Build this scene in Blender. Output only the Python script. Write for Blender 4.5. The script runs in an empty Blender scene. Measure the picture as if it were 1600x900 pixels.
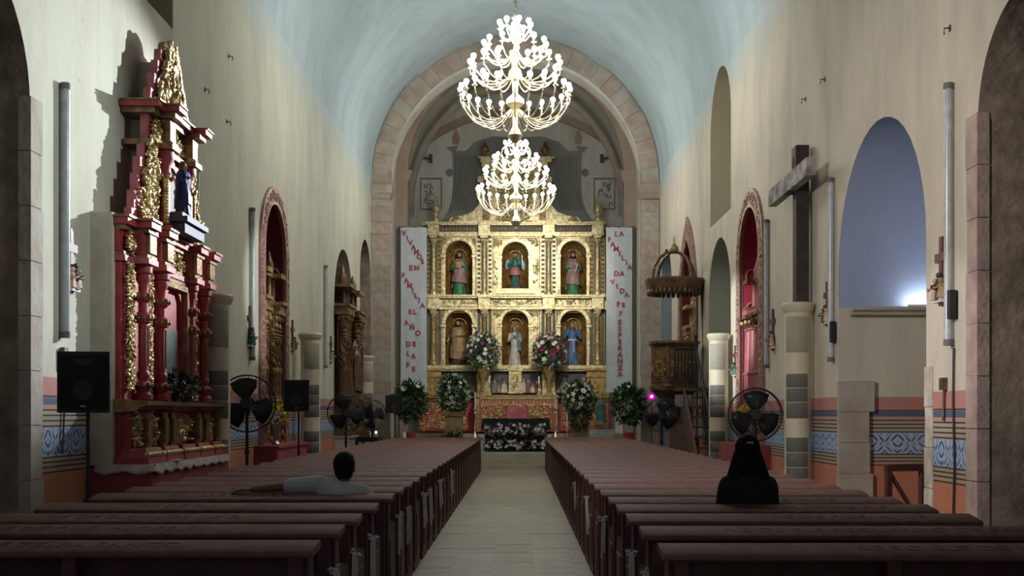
import bpy, math, random
from mathutils import Vector, Matrix, Euler
random.seed(7)
SC = bpy.context.scene
C = SC.collection
PI = math.pi
FPX, PX, PY, EYE = 1800.0, 811.0, 647.0, 1.567   # focal length in pixels of the 1600x900 frame, principal point, eye height

# ------------------------------------------------------------------ camera
cam_d = bpy.data.cameras.new('camera')
cam = bpy.data.objects.new('camera', cam_d); C.objects.link(cam)
cam.location = (0, 0, EYE); cam.rotation_euler = (PI/2, 0, 0)
cam_d.sensor_width = 36; cam_d.lens = 36*FPX/1600
cam_d.shift_x = -(PX-800)/1600; cam_d.shift_y = (PY-450)/1600
cam_d.clip_end = 200
SC.camera = cam

# ------------------------------------------------------------------ world, exposure, lamps
w = bpy.data.worlds.new('world'); SC.world = w; w.use_nodes = True
w.node_tree.nodes['Background'].inputs[0].default_value = (0.80, 0.86, 1.0, 1)
w.node_tree.nodes['Background'].inputs[1].default_value = 0.21
SC.view_settings.view_transform = 'Standard'; SC.view_settings.look = 'None'
SC.view_settings.gamma = 1; SC.view_settings.exposure = 0.0
BULB = 92.0            # radiance of a chandelier bulb

def lamp(kind, name, loc, energy, color=(1, 1, 1), aim=None, radius=.1, angle=60, blend=.5):
    d = bpy.data.lights.new(name, kind); d.energy = energy; d.color = color
    if kind in ('SPOT', 'POINT'): d.shadow_soft_size = radius
    if kind == 'SPOT': d.spot_size = math.radians(angle); d.spot_blend = blend
    if kind == 'AREA': d.size = radius
    o = bpy.data.objects.new(name, d); C.objects.link(o); o.location = loc
    if aim is not None: o.rotation_euler = (Vector(aim)-Vector(loc)).to_track_quat('-Z', 'Y').to_euler()
    return o
# floodlights inferred from lit altars and patches; the two wall fills are added
lamp('SPOT', 'flood_on_red_retablo', (1.7, 20.6, 6.1), 7600, (.90, .97, 1), (-4.35, 11.9, 4.1), .06, 27, .55)
lamp('SPOT', 'added_fill_left_wall', (3.6, 9.5, 5.6), 900, (.9, .97, 1), (-4.3, 11.0, 3.9), .1, 34, .9)  # added fill without a known fitting, brightens the near left wall
lamp('SPOT', 'flood_on_main_altar', (0.9, 31.0, 8.2), 1500, (1, .95, .82), (-0.1, 40, 4.6), .15, 60, .8)
lamp('SPOT', 'added_fill_right_wall', (-3.6, 7.0, 5.0), 1700, (1, .92, .86), (4.2, 12.5, 3.0), .2, 60, .9)  # added warm fill, no such fitting known, lifts the right wall

lamp('SPOT', 'flood_on_pink_niche', (-3.6, 17.0, 4.6), 4300, (.95, .98, 1), (4.1, 22.0, 3.0), .05, 17, .6)
lamp('SPOT', 'flood_on_twisted_niche', (3.5, 15.5, 4.8), 1700, (.95, .98, 1), (-4.3, 19.4, 3.6), .05, 17, .6)
lamp('SPOT', 'flood_by_dark_opening', (-3.4, 8.6, 3.0), 700, (1, .97, .98), (4.1, 11.2, 2.2), .05, 15, .6)

# ------------------------------------------------------------------ helpers
def link(o, parent=None):
    C.objects.link(o)
    if parent is not None: o.parent = parent
    return o

def frame(t):
    t = t.normalized(); a = Vector((0, 0, 1)) if abs(t.z) < .9 else Vector((1, 0, 0))
    u = t.cross(a).normalized(); return u, t.cross(u).normalized()

class MB:
    def __init__(s): s.v = []; s.f = []
    def add(s, vs, fs, M=None):
        o = len(s.v)
        s.v += [tuple(M @ Vector(p)) for p in vs] if M is not None else [tuple(p) for p in vs]
        s.f += [tuple(i+o for i in f) for f in fs]; return s
    def box(s, x0, x1, y0, y1, z0, z1, M=None):
        return s.add([(x0,y0,z0),(x1,y0,z0),(x1,y1,z0),(x0,y1,z0),(x0,y0,z1),(x1,y0,z1),(x1,y1,z1),(x0,y1,z1)],
                     [(0,3,2,1),(4,5,6,7),(0,1,5,4),(1,2,6,5),(2,3,7,6),(3,0,4,7)], M)
    def frus(s, cx, cy, z0, z1, a0, b0, a1, b1):      # box with different half sizes at bottom and top
        return s.add([(cx-a0,cy-b0,z0),(cx+a0,cy-b0,z0),(cx+a0,cy+b0,z0),(cx-a0,cy+b0,z0),(cx-a1,cy-b1,z1),(cx+a1,cy-b1,z1),(cx+a1,cy+b1,z1),(cx-a1,cy+b1,z1)],
                     [(0,3,2,1),(4,5,6,7),(0,1,5,4),(1,2,6,5),(2,3,7,6),(3,0,4,7)])
    def cyl(s, p0, p1, r0, r1=None, n=12):
        p0, p1 = Vector(p0), Vector(p1); r1 = r0 if r1 is None else r1
        u, w_ = frame(p1-p0); vs = []
        for p, r in ((p0, r0), (p1, r1)):
            for i in range(n):
                a = 2*PI*i/n; vs.append(p+u*(r*math.cos(a))+w_*(r*math.sin(a)))
        fs = [(i, (i+1) % n, n+(i+1) % n, n+i) for i in range(n)]
        fs += [tuple(range(n-1, -1, -1)), tuple(range(n, 2*n))]
        return s.add(vs, fs)
    def lathe(s, prof, n=16, c=(0,0,0), sx=1, sy=1, mod=None, M=None, a0=0, a1=2*PI):
        full = abs(a1-a0-2*PI) < 1e-6; m = n if full else n+1; vs = []
        for k, (r, z) in enumerate(prof):
            for i in range(m):
                a = a0+(a1-a0)*i/n; q = r*(mod(a, z) if mod else 1)
                vs.append((c[0]+q*sx*math.cos(a), c[1]+q*sy*math.sin(a), c[2]+z))
        fs = []
        for k in range(len(prof)-1):
            for i in range(n):
                j = (i+1) % m if full else i+1
                fs.append((k*m+i, k*m+j, (k+1)*m+j, (k+1)*m+i))
        if full:
            if prof[0][0] > 1e-4: fs.append(tuple(range(n-1, -1, -1)))
            if prof[-1][0] > 1e-4: fs.append(tuple(range((len(prof)-1)*m, len(prof)*m)))
        return s.add(vs, fs, M)
    def tube(s, pts, r, n=6, closed=False):
        pts = [Vector(p) for p in pts]; N = len(pts); vs = []
        for i, p in enumerate(pts):
            a = pts[i-1] if i or closed else pts[0]; b = pts[(i+1) % N] if i < N-1 or closed else pts[-1]
            u, w_ = frame(b-a); q = r[i] if isinstance(r, (list, tuple)) else r
            for k in range(n):
                t = 2*PI*k/n; vs.append(p+u*(q*math.cos(t))+w_*(q*math.sin(t)))
        fs = [(i*n+k, i*n+(k+1) % n, ((i+1) % N)*n+(k+1) % n, ((i+1) % N)*n+k) for i in range(N if closed else N-1) for k in range(n)]
        if not closed: fs += [tuple(range(n-1, -1, -1)), tuple(range((N-1)*n, N*n))]
        return s.add(vs, fs)
    def ball(s, c, r, n=8, m=5, M=None):
        rx, ry, rz = (r, r, r) if not isinstance(r, (tuple, list)) else r
        vs = [(0, 0, -rz)]
        for j in range(1, m):
            t = -PI/2+PI*j/m
            vs += [(rx*math.cos(t)*math.cos(2*PI*i/n), ry*math.cos(t)*math.sin(2*PI*i/n), rz*math.sin(t)) for i in range(n)]
        vs.append((0, 0, rz)); fs = [(0, 1+(i+1) % n, 1+i) for i in range(n)]
        for j in range(m-2): fs += [(1+j*n+i, 1+j*n+(i+1) % n, 1+(j+1)*n+(i+1) % n, 1+(j+1)*n+i) for i in range(n)]
        L = len(vs)-1; fs += [(1+(m-2)*n+i, 1+(m-2)*n+(i+1) % n, L) for i in range(n)]
        T = Matrix.Translation(c) @ (M if M is not None else Matrix())
        return s.add(vs, fs, T)
    def prism(s, poly, a, b, ax='y'):                  # outline in two axes, extruded along the third
        n = len(poly)
        f = {'y': lambda p, q: (p[0], q, p[1]), 'x': lambda p, q: (q, p[0], p[1]), 'z': lambda p, q: (p[0], p[1], q)}[ax]
        return s.add([f(p, a) for p in poly]+[f(p, b) for p in poly],
                     [tuple(range(n)), tuple(range(2*n-1, n-1, -1))]+[(i, n+i, n+(i+1) % n, (i+1) % n) for i in range(n)])
    def strip(s, A, B, y0, y1):                        # band between two polylines in the xz plane, extruded in y
        n = len(A); vs = [(p[0], y, p[1]) for y in (y0, y1) for P in (A, B) for p in P]; fs = []
        for i in range(n-1):
            a, b, c, d = i, n+i, 2*n+i, 3*n+i
            fs += [(a, a+1, b+1, b), (c, d, d+1, c+1), (a, c, c+1, a+1), (b, b+1, d+1, d)]
        fs += [(0, n, 3*n, 2*n), (n-1, 3*n-1, 4*n-1, 2*n-1)]
        return s.add(vs, fs)
    def mesh(s, name, m=None, smooth=35):
        me = bpy.data.meshes.new(name); me.from_pydata(s.v, [], s.f); me.update()
        for x in (m if isinstance(m, (list, tuple)) else [m]): me.materials.append(x)
        if smooth:
            me.polygons.foreach_set('use_smooth', [True]*len(me.polygons)); me.set_sharp_from_angle(angle=math.radians(smooth))
        return me
    def build(s, name, m, parent=None, smooth=35, kind=None, label=None, loc=None, rotz=0):
        if kind == 'stuff' and smooth == 35: smooth = 80
        o = link(bpy.data.objects.new(name, s.mesh(name, m, smooth)), parent)
        if loc is not None: o.location = loc
        if rotz: o.rotation_euler.z = rotz
        if kind: o['kind'] = kind
        if label: o['label'] = label
        return o

def inst(name, me, parent, loc=(0,0,0), rot=(0,0,0), scale=1, kind=None):
    o = link(bpy.data.objects.new(name, me), parent); o.location = loc; o.rotation_euler = rot
    o.scale = (scale,)*3 if not isinstance(scale, (tuple, list)) else scale
    if kind: o['kind'] = kind
    return o

def thing(name, label, cat, loc=(0,0,0), rotz=0, group=None):
    o = link(bpy.data.objects.new(name, None)); o.empty_display_size = .1
    o.location = loc; o.rotation_euler.z = rotz; tag(o, label, cat, group); return o
def tag(o, label, cat, group=None):
    o['label'] = label; o['category'] = cat
    if group: o['group'] = group
    return o

def arch(cx, wd, zb, zs, n=14, k=1.0):
    """outline from the foot of the left jamb over the arch to the foot of the right; k>1 makes it pointed / taller"""
    r = wd/2; P = [(cx-r, zb)]
    for i in range(n+1):
        t = PI-PI*i/n
        if k >= 1.4 and abs(math.sin(t)) > 0:            # pointed arch
            R_ = wd*.85; off = R_-r; x = r*math.cos(t)
            z = math.sqrt(max(0, R_*R_-(abs(x)+off)**2))
        else: x, z = r*math.cos(t), r*k*math.sin(t)
        P.append((cx+x, zs+z))
    P.append((cx+r, zb)); return P

def arch_panel(mb, x0, x1, z0, z1, cx, wd, zs, y0, y1, n=16):
    """a slab x0..x1, z0..z1 with an arched opening that stands on its lower edge"""
    r = wd/2; ang = [PI-PI*i/n for i in range(n+1)]
    for X in (x0, x1): ang.append(math.atan2(z1-zs, X-cx))
    ang = sorted(set(ang), reverse=True); A = [(cx-r, z0)]; B = [(x0, z0)]
    for t in ang:
        c, s_ = math.cos(t), math.sin(t); A.append((cx+r*c, zs+r*s_)); q = 1e9
        if s_ > 1e-6: q = min(q, (z1-zs)/s_)
        if c > 1e-6: q = min(q, (x1-cx)/c)
        if c < -1e-6: q = min(q, (x0-cx)/c)
        B.append((cx+q*c, zs+q*s_))
    A.append((cx+r, z0)); B.append((x1, z0)); return mb.strip(B, A, y0, y1)

def carve(mb, x0, x1, z0, z1, y, n, rnd, d=.05, s=.06):
    """gilded foliage in relief: curled scrolls and leaf knobs standing proud of a panel"""
    for i in range(n):
        x, z = rnd.uniform(x0, x1), rnd.uniform(z0, z1); q = s*rnd.uniform(.6, 1.25)
        if i % 3:                                      # a curl with a bud at its end and small leaves along its back
            a0, sg = rnd.uniform(0, 6.28), rnd.choice((-1, 1)); R_ = q*1.25
            P = [(x+R_*(1-t/10)*math.cos(a0+sg*t*.72), y-d*(.3+.05*t), z+R_*(1-t/10)*math.sin(a0+sg*t*.72)) for t in range(8)]
            mb.tube(P, [q*(.12+.16*math.sin(PI*(t+.6)/8.6)) for t in range(8)], 5); mb.ball(P[-1], (q*.3, d*.5, q*.3), 6, 4)
            for t in (1, 3): mb.ball((P[t][0]+(P[t][0]-x)*.35, y-d*.3, P[t][2]+(P[t][2]-z)*.35), (q*.2, d*.45, q*.42), 6, 4, Matrix.Rotation(a0+t, 4, 'Y'))
        else:
            M = Matrix.Rotation(rnd.uniform(0, PI), 4, 'Y') @ Matrix.Rotation(rnd.uniform(-.5, .5), 4, 'X')
            mb.ball((x, y-d*rnd.uniform(.1, .6), z), (q*.42, d*.7, q), 6, 4, M)
    return mb

def blob(name, parts, voxel, mats, pick=None, parent=None, smooth=3, label=None):
    """one continuous skin over a set of tapered limbs ('c', p0, p1, r0, r1) and ellipsoids ('e', centre, radii[, rotation])"""
    mb = MB()
    for p in parts:
        if p[0] == 'c':
            a, b, ra, rb = Vector(p[1]), Vector(p[2]), p[3], p[4]
            mb.cyl(a, b, ra, rb, 12); mb.ball(a, ra, 12, 8); mb.ball(b, rb, 12, 8)
        else: mb.ball(p[1], p[2], 16, 10, p[3] if len(p) > 3 else None)
    o = bpy.data.objects.new('tmp', mb.mesh('tmp', None, 0)); C.objects.link(o)
    m = o.modifiers.new('r', 'REMESH'); m.mode = 'VOXEL'; m.voxel_size = voxel
    if smooth:
        m = o.modifiers.new('s', 'SMOOTH'); m.iterations = smooth; m.factor = .5
    dg = bpy.context.evaluated_depsgraph_get(); me = bpy.data.meshes.new_from_object(o.evaluated_get(dg))
    bpy.data.objects.remove(o); me.name = name
    me.materials.clear()
    for x in (mats if isinstance(mats, (list, tuple)) else [mats]): me.materials.append(x)
    me.polygons.foreach_set('use_smooth', [True]*len(me.polygons))
    if pick:
        for p in me.polygons: p.material_index = pick(p.center)
    ob = link(bpy.data.objects.new(name, me), parent)
    if label: ob['label'] = label
    return ob

def text_mesh(s, size, m, extrude=.003, align='CENTER', bold=0.):
    cu = bpy.data.curves.new('txt', 'FONT'); cu.body = s; cu.size = size; cu.extrude = extrude; cu.align_x = align; cu.align_y = 'CENTER'
    cu.resolution_u = 3; cu.offset = bold
    o = bpy.data.objects.new('txt', cu); C.objects.link(o)
    dg = bpy.context.evaluated_depsgraph_get(); me = bpy.data.meshes.new_from_object(o.evaluated_get(dg))
    bpy.data.objects.remove(o); me.materials.clear(); me.materials.append(m); me.name = 'letter'; return me

# ------------------------------------------------------------------ materials
def mat(name, col, rough=.6, metal=0., col2=None, ns=6., bump=0., bs=40., emit=None, es=0., spec=None, coat=0.):
    m = bpy.data.materials.new(name); m.use_nodes = True; nt = m.node_tree; b = nt.nodes['Principled BSDF']
    b.inputs['Base Color'].default_value = (*col, 1); b.inputs['Roughness'].default_value = rough; b.inputs['Metallic'].default_value = metal
    if spec is not None: b.inputs['Specular IOR Level'].default_value = spec
    if coat: b.inputs['Coat Weight'].default_value = coat
    tc = nt.nodes.new('ShaderNodeTexCoord')
    c2 = col2 or tuple(c*.72 for c in col)
    n = nt.nodes.new('ShaderNodeTexNoise'); n.inputs['Scale'].default_value = ns; n.inputs['Detail'].default_value = 5
    nt.links.new(tc.outputs['Object'], n.inputs['Vector'])
    r = nt.nodes.new('ShaderNodeValToRGB'); r.color_ramp.elements[0].position = .35; r.color_ramp.elements[1].position = .68
    r.color_ramp.elements[0].color = (*c2, 1); r.color_ramp.elements[1].color = (*col, 1)
    nt.links.new(n.outputs['Fac'], r.inputs['Fac']); nt.links.new(r.outputs['Color'], b.inputs['Base Color'])
    if bump:
        n2 = nt.nodes.new('ShaderNodeTexNoise'); n2.inputs['Scale'].default_value = bs; n2.inputs['Detail'].default_value = 4
        nt.links.new(tc.outputs['Object'], n2.inputs['Vector'])
        bp = nt.nodes.new('ShaderNodeBump'); bp.inputs['Strength'].default_value = bump; bp.inputs['Distance'].default_value = .02
        nt.links.new(n2.outputs['Fac'], bp.inputs['Height']); nt.links.new(bp.outputs['Normal'], b.inputs['Normal'])
    if emit:
        b.inputs['Emission Color'].default_value = (*emit, 1); b.inputs['Emission Strength'].default_value = es
    return m

class NT:                                              # tiny node-maths helper
    def __init__(s, m): s.nt = m.node_tree; s.b = s.nt.nodes['Principled BSDF']
    def n(s, t, **kw):
        x = s.nt.nodes.new(t)
        for k, v in kw.items(): setattr(x, k, v)
        return x
    def lk(s, a, b): s.nt.links.new(a, b)
    def m(s, op, a, b=0., c=None):
        x = s.n('ShaderNodeMath', operation=op)
        for i, v in enumerate((a, b, c)):
            if v is None: continue
            if isinstance(v, (int, float)): x.inputs[i].default_value = v
            else: s.lk(v, x.inputs[i])
        return x.outputs[0]
    def mix(s, f, a, b):
        x = s.n('ShaderNodeMix', data_type='RGBA')
        for i, v in ((0, f), (6, a), (7, b)):
            if isinstance(v, (int, float)): x.inputs[i].default_value = v
            elif isinstance(v, tuple): x.inputs[i].default_value = (*v, 1)
            else: s.lk(v, x.inputs[i])
        return x.outputs[2]
    def between(s, v, a, b): return s.m('MULTIPLY', s.m('GREATER_THAN', v, a), s.m('LESS_THAN', v, b))

CREAM = (.62, .57, .43)
def plaster(name, top, dz=0., blue_from=None, dado=True, stain=(.42, .40, .33), fade=False):
    """limewashed wall: weathered plaster above a painted dado with stripes and a blue scrollwork frieze (paint heights follow world z)"""
    m = bpy.data.materials.new(name); m.use_nodes = True; k = NT(m); k.b.inputs['Roughness'].default_value = .88
    k.b.inputs['Specular IOR Level'].default_value = .2
    g = k.n('ShaderNodeNewGeometry'); sp = k.n('ShaderNodeSeparateXYZ'); k.lk(g.outputs['Position'], sp.inputs[0])
    X, Y, Z = sp.outputs
    mp = k.n('ShaderNodeMapping'); mp.inputs['Scale'].default_value = (1.1, 1.1, .35); k.lk(g.outputs['Position'], mp.inputs['Vector'])
    n1 = k.n('ShaderNodeTexNoise'); n1.inputs['Scale'].default_value = 1.3; n1.inputs['Detail'].default_value = 8; n1.inputs['Roughness'].default_value = .65
    k.lk(mp.outputs[0], n1.inputs['Vector'])
    r = k.n('ShaderNodeMapRange'); r.inputs[1].default_value = .42; r.inputs[2].default_value = .72; k.lk(n1.outputs['Fac'], r.inputs[0])
    col = k.mix(k.m('MULTIPLY', r.outputs[0], .75), top, stain)
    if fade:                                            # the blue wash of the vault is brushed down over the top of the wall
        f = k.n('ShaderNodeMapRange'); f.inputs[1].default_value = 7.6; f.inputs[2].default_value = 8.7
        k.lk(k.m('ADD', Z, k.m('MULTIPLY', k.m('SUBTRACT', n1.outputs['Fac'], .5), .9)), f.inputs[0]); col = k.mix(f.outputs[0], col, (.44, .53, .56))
    n2 = k.n('ShaderNodeTexNoise'); n2.inputs['Scale'].default_value = 9; n2.inputs['Detail'].default_value = 6; k.lk(g.outputs['Position'], n2.inputs['Vector'])
    spots = k.m('GREATER_THAN', n2.outputs['Fac'], .735); col = k.mix(k.m('MULTIPLY', spots, .6), col, (.2, .18, .15))
    if blue_from: col = k.mix(k.m('GREATER_THAN', Z, blue_from), col, k.mix(r.outputs[0], (.36, .42, .58), (.31, .37, .52)))
    if dado:
        z = k.m('SUBTRACT', Z, dz)
        u = k.m('SUBTRACT', k.m('FRACT', k.m('DIVIDE', k.m('ADD', X, Y), .34)), .5)
        v = k.m('DIVIDE', k.m('SUBTRACT', z, 1.185), .34)
        rr = k.m('SQRT', k.m('ADD', k.m('MULTIPLY', u, u), k.m('MULTIPLY', v, v)))
        th = k.m('ARCTAN2', v, k.m('ABSOLUTE', u))
        sp_ = k.m('SINE', k.m('SUBTRACT', k.m('MULTIPLY', rr, 27.), k.m('MULTIPLY', th, 2.)))
        leaf = k.m('SINE', k.m('MULTIPLY', k.m('ADD', k.m('ABSOLUTE', u), k.m('ABSOLUTE', v)), 31.))
        pat = k.m('GREATER_THAN', k.m('MAXIMUM', sp_, k.m('MULTIPLY', leaf, .8)), .15)
        fr = k.mix(pat, (.05, .07, .12), (.36, .46, .66))
        fr = k.mix(k.m('MULTIPLY', r.outputs[0], .4), fr, (.35, .38, .42))
        D = [(0, .90, (.52, .205, .13)), (.90, 1.05, (.38, .31, .22)), (1.32, 1.5, (.40, .34, .27)), (1.5, 1.535, (.52, .27, .24)), (1.535, 1.60, (.10, .13, .20)),
             (1.60, 1.79, (.50, .23, .21))]
        for a, b, c in D: col = k.mix(k.between(z, a, b), col, k.mix(k.m('MULTIPLY', r.outputs[0], .35), c, tuple(x*.7 for x in c)))
        col = k.mix(k.between(z, 1.05, 1.32), col, fr)
        for h in (.905, .955, 1.0, 1.045, 1.335, 1.385, 1.435, 1.485, 1.612): col = k.mix(k.between(z, h-.008, h+.008), col, (.07, .045, .035))
    k.lk(col, k.b.inputs['Base Color'])
    bp = k.n('ShaderNodeBump'); bp.inputs['Strength'].default_value = .35; bp.inputs['Distance'].default_value = .03
    k.lk(k.m('ADD', n1.outputs['Fac'], k.m('MULTIPLY', n2.outputs['Fac'], .4)), bp.inputs['Height']); k.lk(bp.outputs[0], k.b.inputs['Normal'])
    return m

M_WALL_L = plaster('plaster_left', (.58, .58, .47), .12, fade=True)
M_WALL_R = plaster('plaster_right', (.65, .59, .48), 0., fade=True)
M_BLUE = plaster('blue_recess_plaster', (.60, .56, .46), 0., blue_from=2.95)
M_BLUE2 = plaster('pale_blue_recess', (.2, .27, .34), 0, dado=False)
M_GREY = plaster('grey_recess_plaster', (.40, .41, .34), 0., dado=False)
M_SHADED_KHAKI = plaster('shaded_window_plaster', (.44, .40, .28), 0., dado=False)  # khaki darkened to stand in for the missing light in the window recesses
M_VAULT = plaster('vault_plaster', (.44, .54, .58), dado=False, stain=(.34, .40, .42))
M_APSE = plaster('apse_plaster', (.66, .66, .60), dado=False, stain=(.40, .36, .32))
M_STONE = mat('stone', (.43, .37, .30), .9, col2=(.32, .26, .21), ns=3, bump=.5, bs=14)
M_STONE2 = mat('grey_stone', (.45, .41, .35), .9, col2=(.35, .30, .25), ns=2.5, bump=.5, bs=14)
M_DARKSTONE = mat('dark_opening_stone', (.34, .28, .22), .95, col2=(.18, .14, .11), ns=4, bump=.6, bs=12)
M_FLOOR = mat('floor_stone', (.46, .41, .31), .55, col2=(.34, .31, .25), ns=2.2, bump=.1, bs=30)
M_JOINT = mat('floor_joint', (.42, .38, .29), .7)
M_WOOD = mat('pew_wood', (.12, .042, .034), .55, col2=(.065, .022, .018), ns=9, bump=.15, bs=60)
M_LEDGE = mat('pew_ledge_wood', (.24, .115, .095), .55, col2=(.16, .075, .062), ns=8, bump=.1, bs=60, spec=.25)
M_INK = mat('dark_lettering', (.06, .026, .02), .5)
M_GOLD = mat('gilding', (.84, .69, .36), .36, .7, col2=(.40, .28, .11), ns=11, bump=.25, bs=26)
M_GOLDP = mat('pale_gilding', (.84, .75, .48), .4, .5, col2=(.42, .33, .15), ns=10, bump=.2, bs=30)
M_GOLDD = mat('dull_gilding', (.48, .34, .13), .5, .5, col2=(.22, .14, .05), ns=8, bump=.3, bs=25)
M_NICHE = mat('gilded_niche', (.52, .31, .09), .4, .6, col2=(.20, .10, .035), ns=4, bump=.2, bs=20)
M_DARKBAND = mat('blackened_panel', (.07, .065, .06), .5, .2, col2=(.12, .10, .06), ns=10)
M_RED = mat('red_paint', (.44, .06, .075), .5, col2=(.28, .03, .045), ns=5, bump=.15, bs=30)
M_PINK = mat('faded_red_paint', (.52, .16, .17), .5, col2=(.36, .07, .09), ns=6, bump=.15, bs=30)
M_CRIMSON = mat('crimson_niche_paint', (.42, .03, .07), .65, col2=(.30, .02, .05), ns=4)
M_MAROON = mat('maroon_niche_paint', (.20, .02, .03), .7, col2=(.12, .012, .02), ns=4)
M_MASON = mat('red_masonry', (.36, .07, .075), .8, col2=(.24, .045, .05), ns=3, bump=.4, bs=18)
M_CLOTH = mat('white_cloth', (.78, .76, .72), .8, col2=(.6, .57, .55), ns=9, bump=.3, bs=25)
M_BROWN = mat('brown_carved_wood', (.19, .11, .06), .42, .15, col2=(.08, .045, .025), ns=7, bump=.4, bs=22)
M_BROWNG = mat('brown_gilded_wood', (.34, .20, .09), .35, .4, col2=(.12, .065, .03), ns=9, bump=.4, bs=25)
M_BLACK = mat('black_plastic', (.012, .012, .014), .55, col2=(.02, .02, .022), ns=20)
M_FANMET = mat('fan_metal', (.03, .03, .035), .4, .5)
M_SPKCREAM = mat('cream_speaker_paint', (.66, .61, .46), .55, col2=(.58, .53, .39), ns=3)
M_GRILLE = mat('speaker_grille', (.17, .17, .15), .7, col2=(.13, .13, .115), ns=30)
M_GRILLE2 = mat('pale_speaker_grille', (.40, .38, .30), .7, col2=(.34, .32, .25), ns=30)
M_TUBE = mat('tube_plastic', (.55, .58, .60), .25, col2=(.42, .45, .47), ns=14)
M_STEEL = mat('steel', (.5, .5, .5), .35, .8)
M_BRASS = mat('brass', (.95, .88, .66), .28, .85, col2=(.85, .74, .48))
M_BULB = mat('bulb_glow', (1, 1, 1), .3, emit=(1.0, .975, .91), es=BULB)
M_SKIN = mat('skin', (.24, .12, .075), .6, col2=(.2, .095, .06))
M_SKINP = mat('painted_skin', (.62, .42, .31), .5, col2=(.52, .33, .24))
M_HAIR = mat('black_hair', (.008, .007, .006), .75, col2=(.012, .010, .009), ns=30, bump=.3, bs=90, spec=.12)
M_SHIRT = mat('pale_grey_shirt', (.58, .62, .60), .85, col2=(.48, .52, .51), ns=8, bump=.3, bs=14)
M_TEE = mat('black_shirt', (.010, .010, .012), .9, col2=(.016, .016, .018), bump=.3, bs=14)
M_JEAN = mat('dark_jeans', (.025, .03, .05), .85)
M_LEAF = mat('leaf', (.05, .12, .04), .5, col2=(.02, .06, .02), ns=5)
M_LEAFL = mat('light_leaf', (.16, .26, .06), .5, col2=(.08, .16, .04), ns=5)
M_WHITEF = mat('white_petal', (.85, .86, .82), .6, col2=(.75, .78, .7))
M_PURPLE = mat('purple_petal', (.28, .12, .26), .6, col2=(.18, .07, .18))
M_MAGENTA = mat('magenta_petal', (.38, .04, .16), .6)
M_YELLOW = mat('yellow_petal', (.80, .62, .05), .55, col2=(.66, .45, .03))
M_BLACKC = mat('black_tablecloth', (.006, .007, .012), .85)
M_WOODP = mat('plain_wood', (.33, .22, .12), .6, col2=(.24, .15, .08), ns=6)
M_WHITE = mat('white_paint', (.72, .72, .70), .5, col2=(.62, .62, .6))
M_REDL = mat('red_letter', (.42, .05, .09), .7, col2=(.30, .06, .12))
M_SILK = mat('banner_cloth', (.62, .66, .68), .7, col2=(.54, .58, .61), ns=3, bump=.2, bs=6)
def flat(n, c, r=.6, **k): return mat(n, c, r, **k)
M_MURAL = plaster('mural_grey_paint', (.24, .26, .25), dado=False, stain=(.34, .34, .31))
M_MURALB = plaster('mural_brown_paint', (.35, .26, .21), dado=False, stain=(.46, .40, .34))
M_MURALD = plaster('mural_dark_line', (.20, .19, .17), dado=False, stain=(.32, .30, .27))

# ------------------------------------------------------------------ structure
XL, XR, XC, YE = -4.35, 4.15, -0.1, 34.0
RV, ZS = 4.25, 8.5
def struct(o): o['kind'] = 'structure'; return o
def wallY(side, px): return abs(XL if side < 0 else XR)*FPX/abs(px-PX)
CUT = {-1: [], 1: []}   # (Y0, Y1, z0, springing, depth, material, arch factor)
CUT[1] = [(8.6, 10.42, -.05, 4.2, 1.7, M_DARKSTONE, 1), (11.74, 14.97, -.05, 3.35, 1.5, M_BLUE, 1), (19.72, 21.5, 1.05, 4.4, .75, M_CRIMSON, 1),
          (22.57, 25.2, -.05, 3.9, .9, M_GREY, 1), (27.0, 29.5, .9, 4.0, .8, M_MAROON, 1.5), (31.3, 33.75, .5, 5.0, 1.3, M_BLUE2, 1), (22.57, 24.98, 5.6, 7.5, .9, M_SHADED_KHAKI, 1)]
CUT[-1] = [(8.05, 10.25, -.05, 4.3, 1.7, M_DARKSTONE, 1), (19.5, 21.3, 1.05, 4.4, .75, M_MAROON, 1), (27.1, 30.2, .5, 4.1, 1.0, M_GREY, 1), (31.5, 33.8, .5, 5.35, 1.0, M_DARKSTONE, 1),
           (12.3, 14.47, 6.4, 8.6, .9, M_SHADED_KHAKI, 1)]

def cutters(side):
    me = bpy.data.meshes.new('cut'); mats = []; V = []; F = []; MI = []
    Xw = XL if side < 0 else XR
    for (a, b, z0, zs, d, m, k) in CUT[side]:
        if m not in mats: mats.append(m)
        mb = MB(); mb.prism([(p[0], p[1]) for p in arch((a+b)/2, b-a, z0, zs, 20, k)], Xw-side*.3, Xw+side*d, 'x')
        o = len(V); V += mb.v; F += [tuple(i+o for i in f) for f in mb.f]; MI += [mats.index(m)]*len(mb.f)
    me.from_pydata(V, [], F); 
    for m in mats: me.materials.append(m)
    me.polygons.foreach_set('material_index', MI)
    import bmesh
    bm = bmesh.new(); bm.from_mesh(me); bmesh.ops.recalc_face_normals(bm, faces=bm.faces); bm.to_mesh(me); bm.free()
    o = bpy.data.objects.new('cut', me); C.objects.link(o); return o

def boolean(ob, cs, mode='DIFFERENCE'):
    import bmesh
    bm = bmesh.new(); bm.from_mesh(ob.data); bmesh.ops.recalc_face_normals(bm, faces=bm.faces); bm.to_mesh(ob.data); bm.free()
    for c in cs:
        m = ob.modifiers.new('b', 'BOOLEAN'); m.operation = mode; m.object = c; m.solver = 'EXACT'; m.material_mode = 'TRANSFER'
    dg = bpy.context.evaluated_depsgraph_get(); me = bpy.data.meshes.new_from_object(ob.evaluated_get(dg))
    ob.modifiers.clear(); ob.data = me
    me.polygons.foreach_set('use_smooth', [True]*len(me.polygons)); me.set_sharp_from_angle(angle=math.radians(30))

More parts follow.
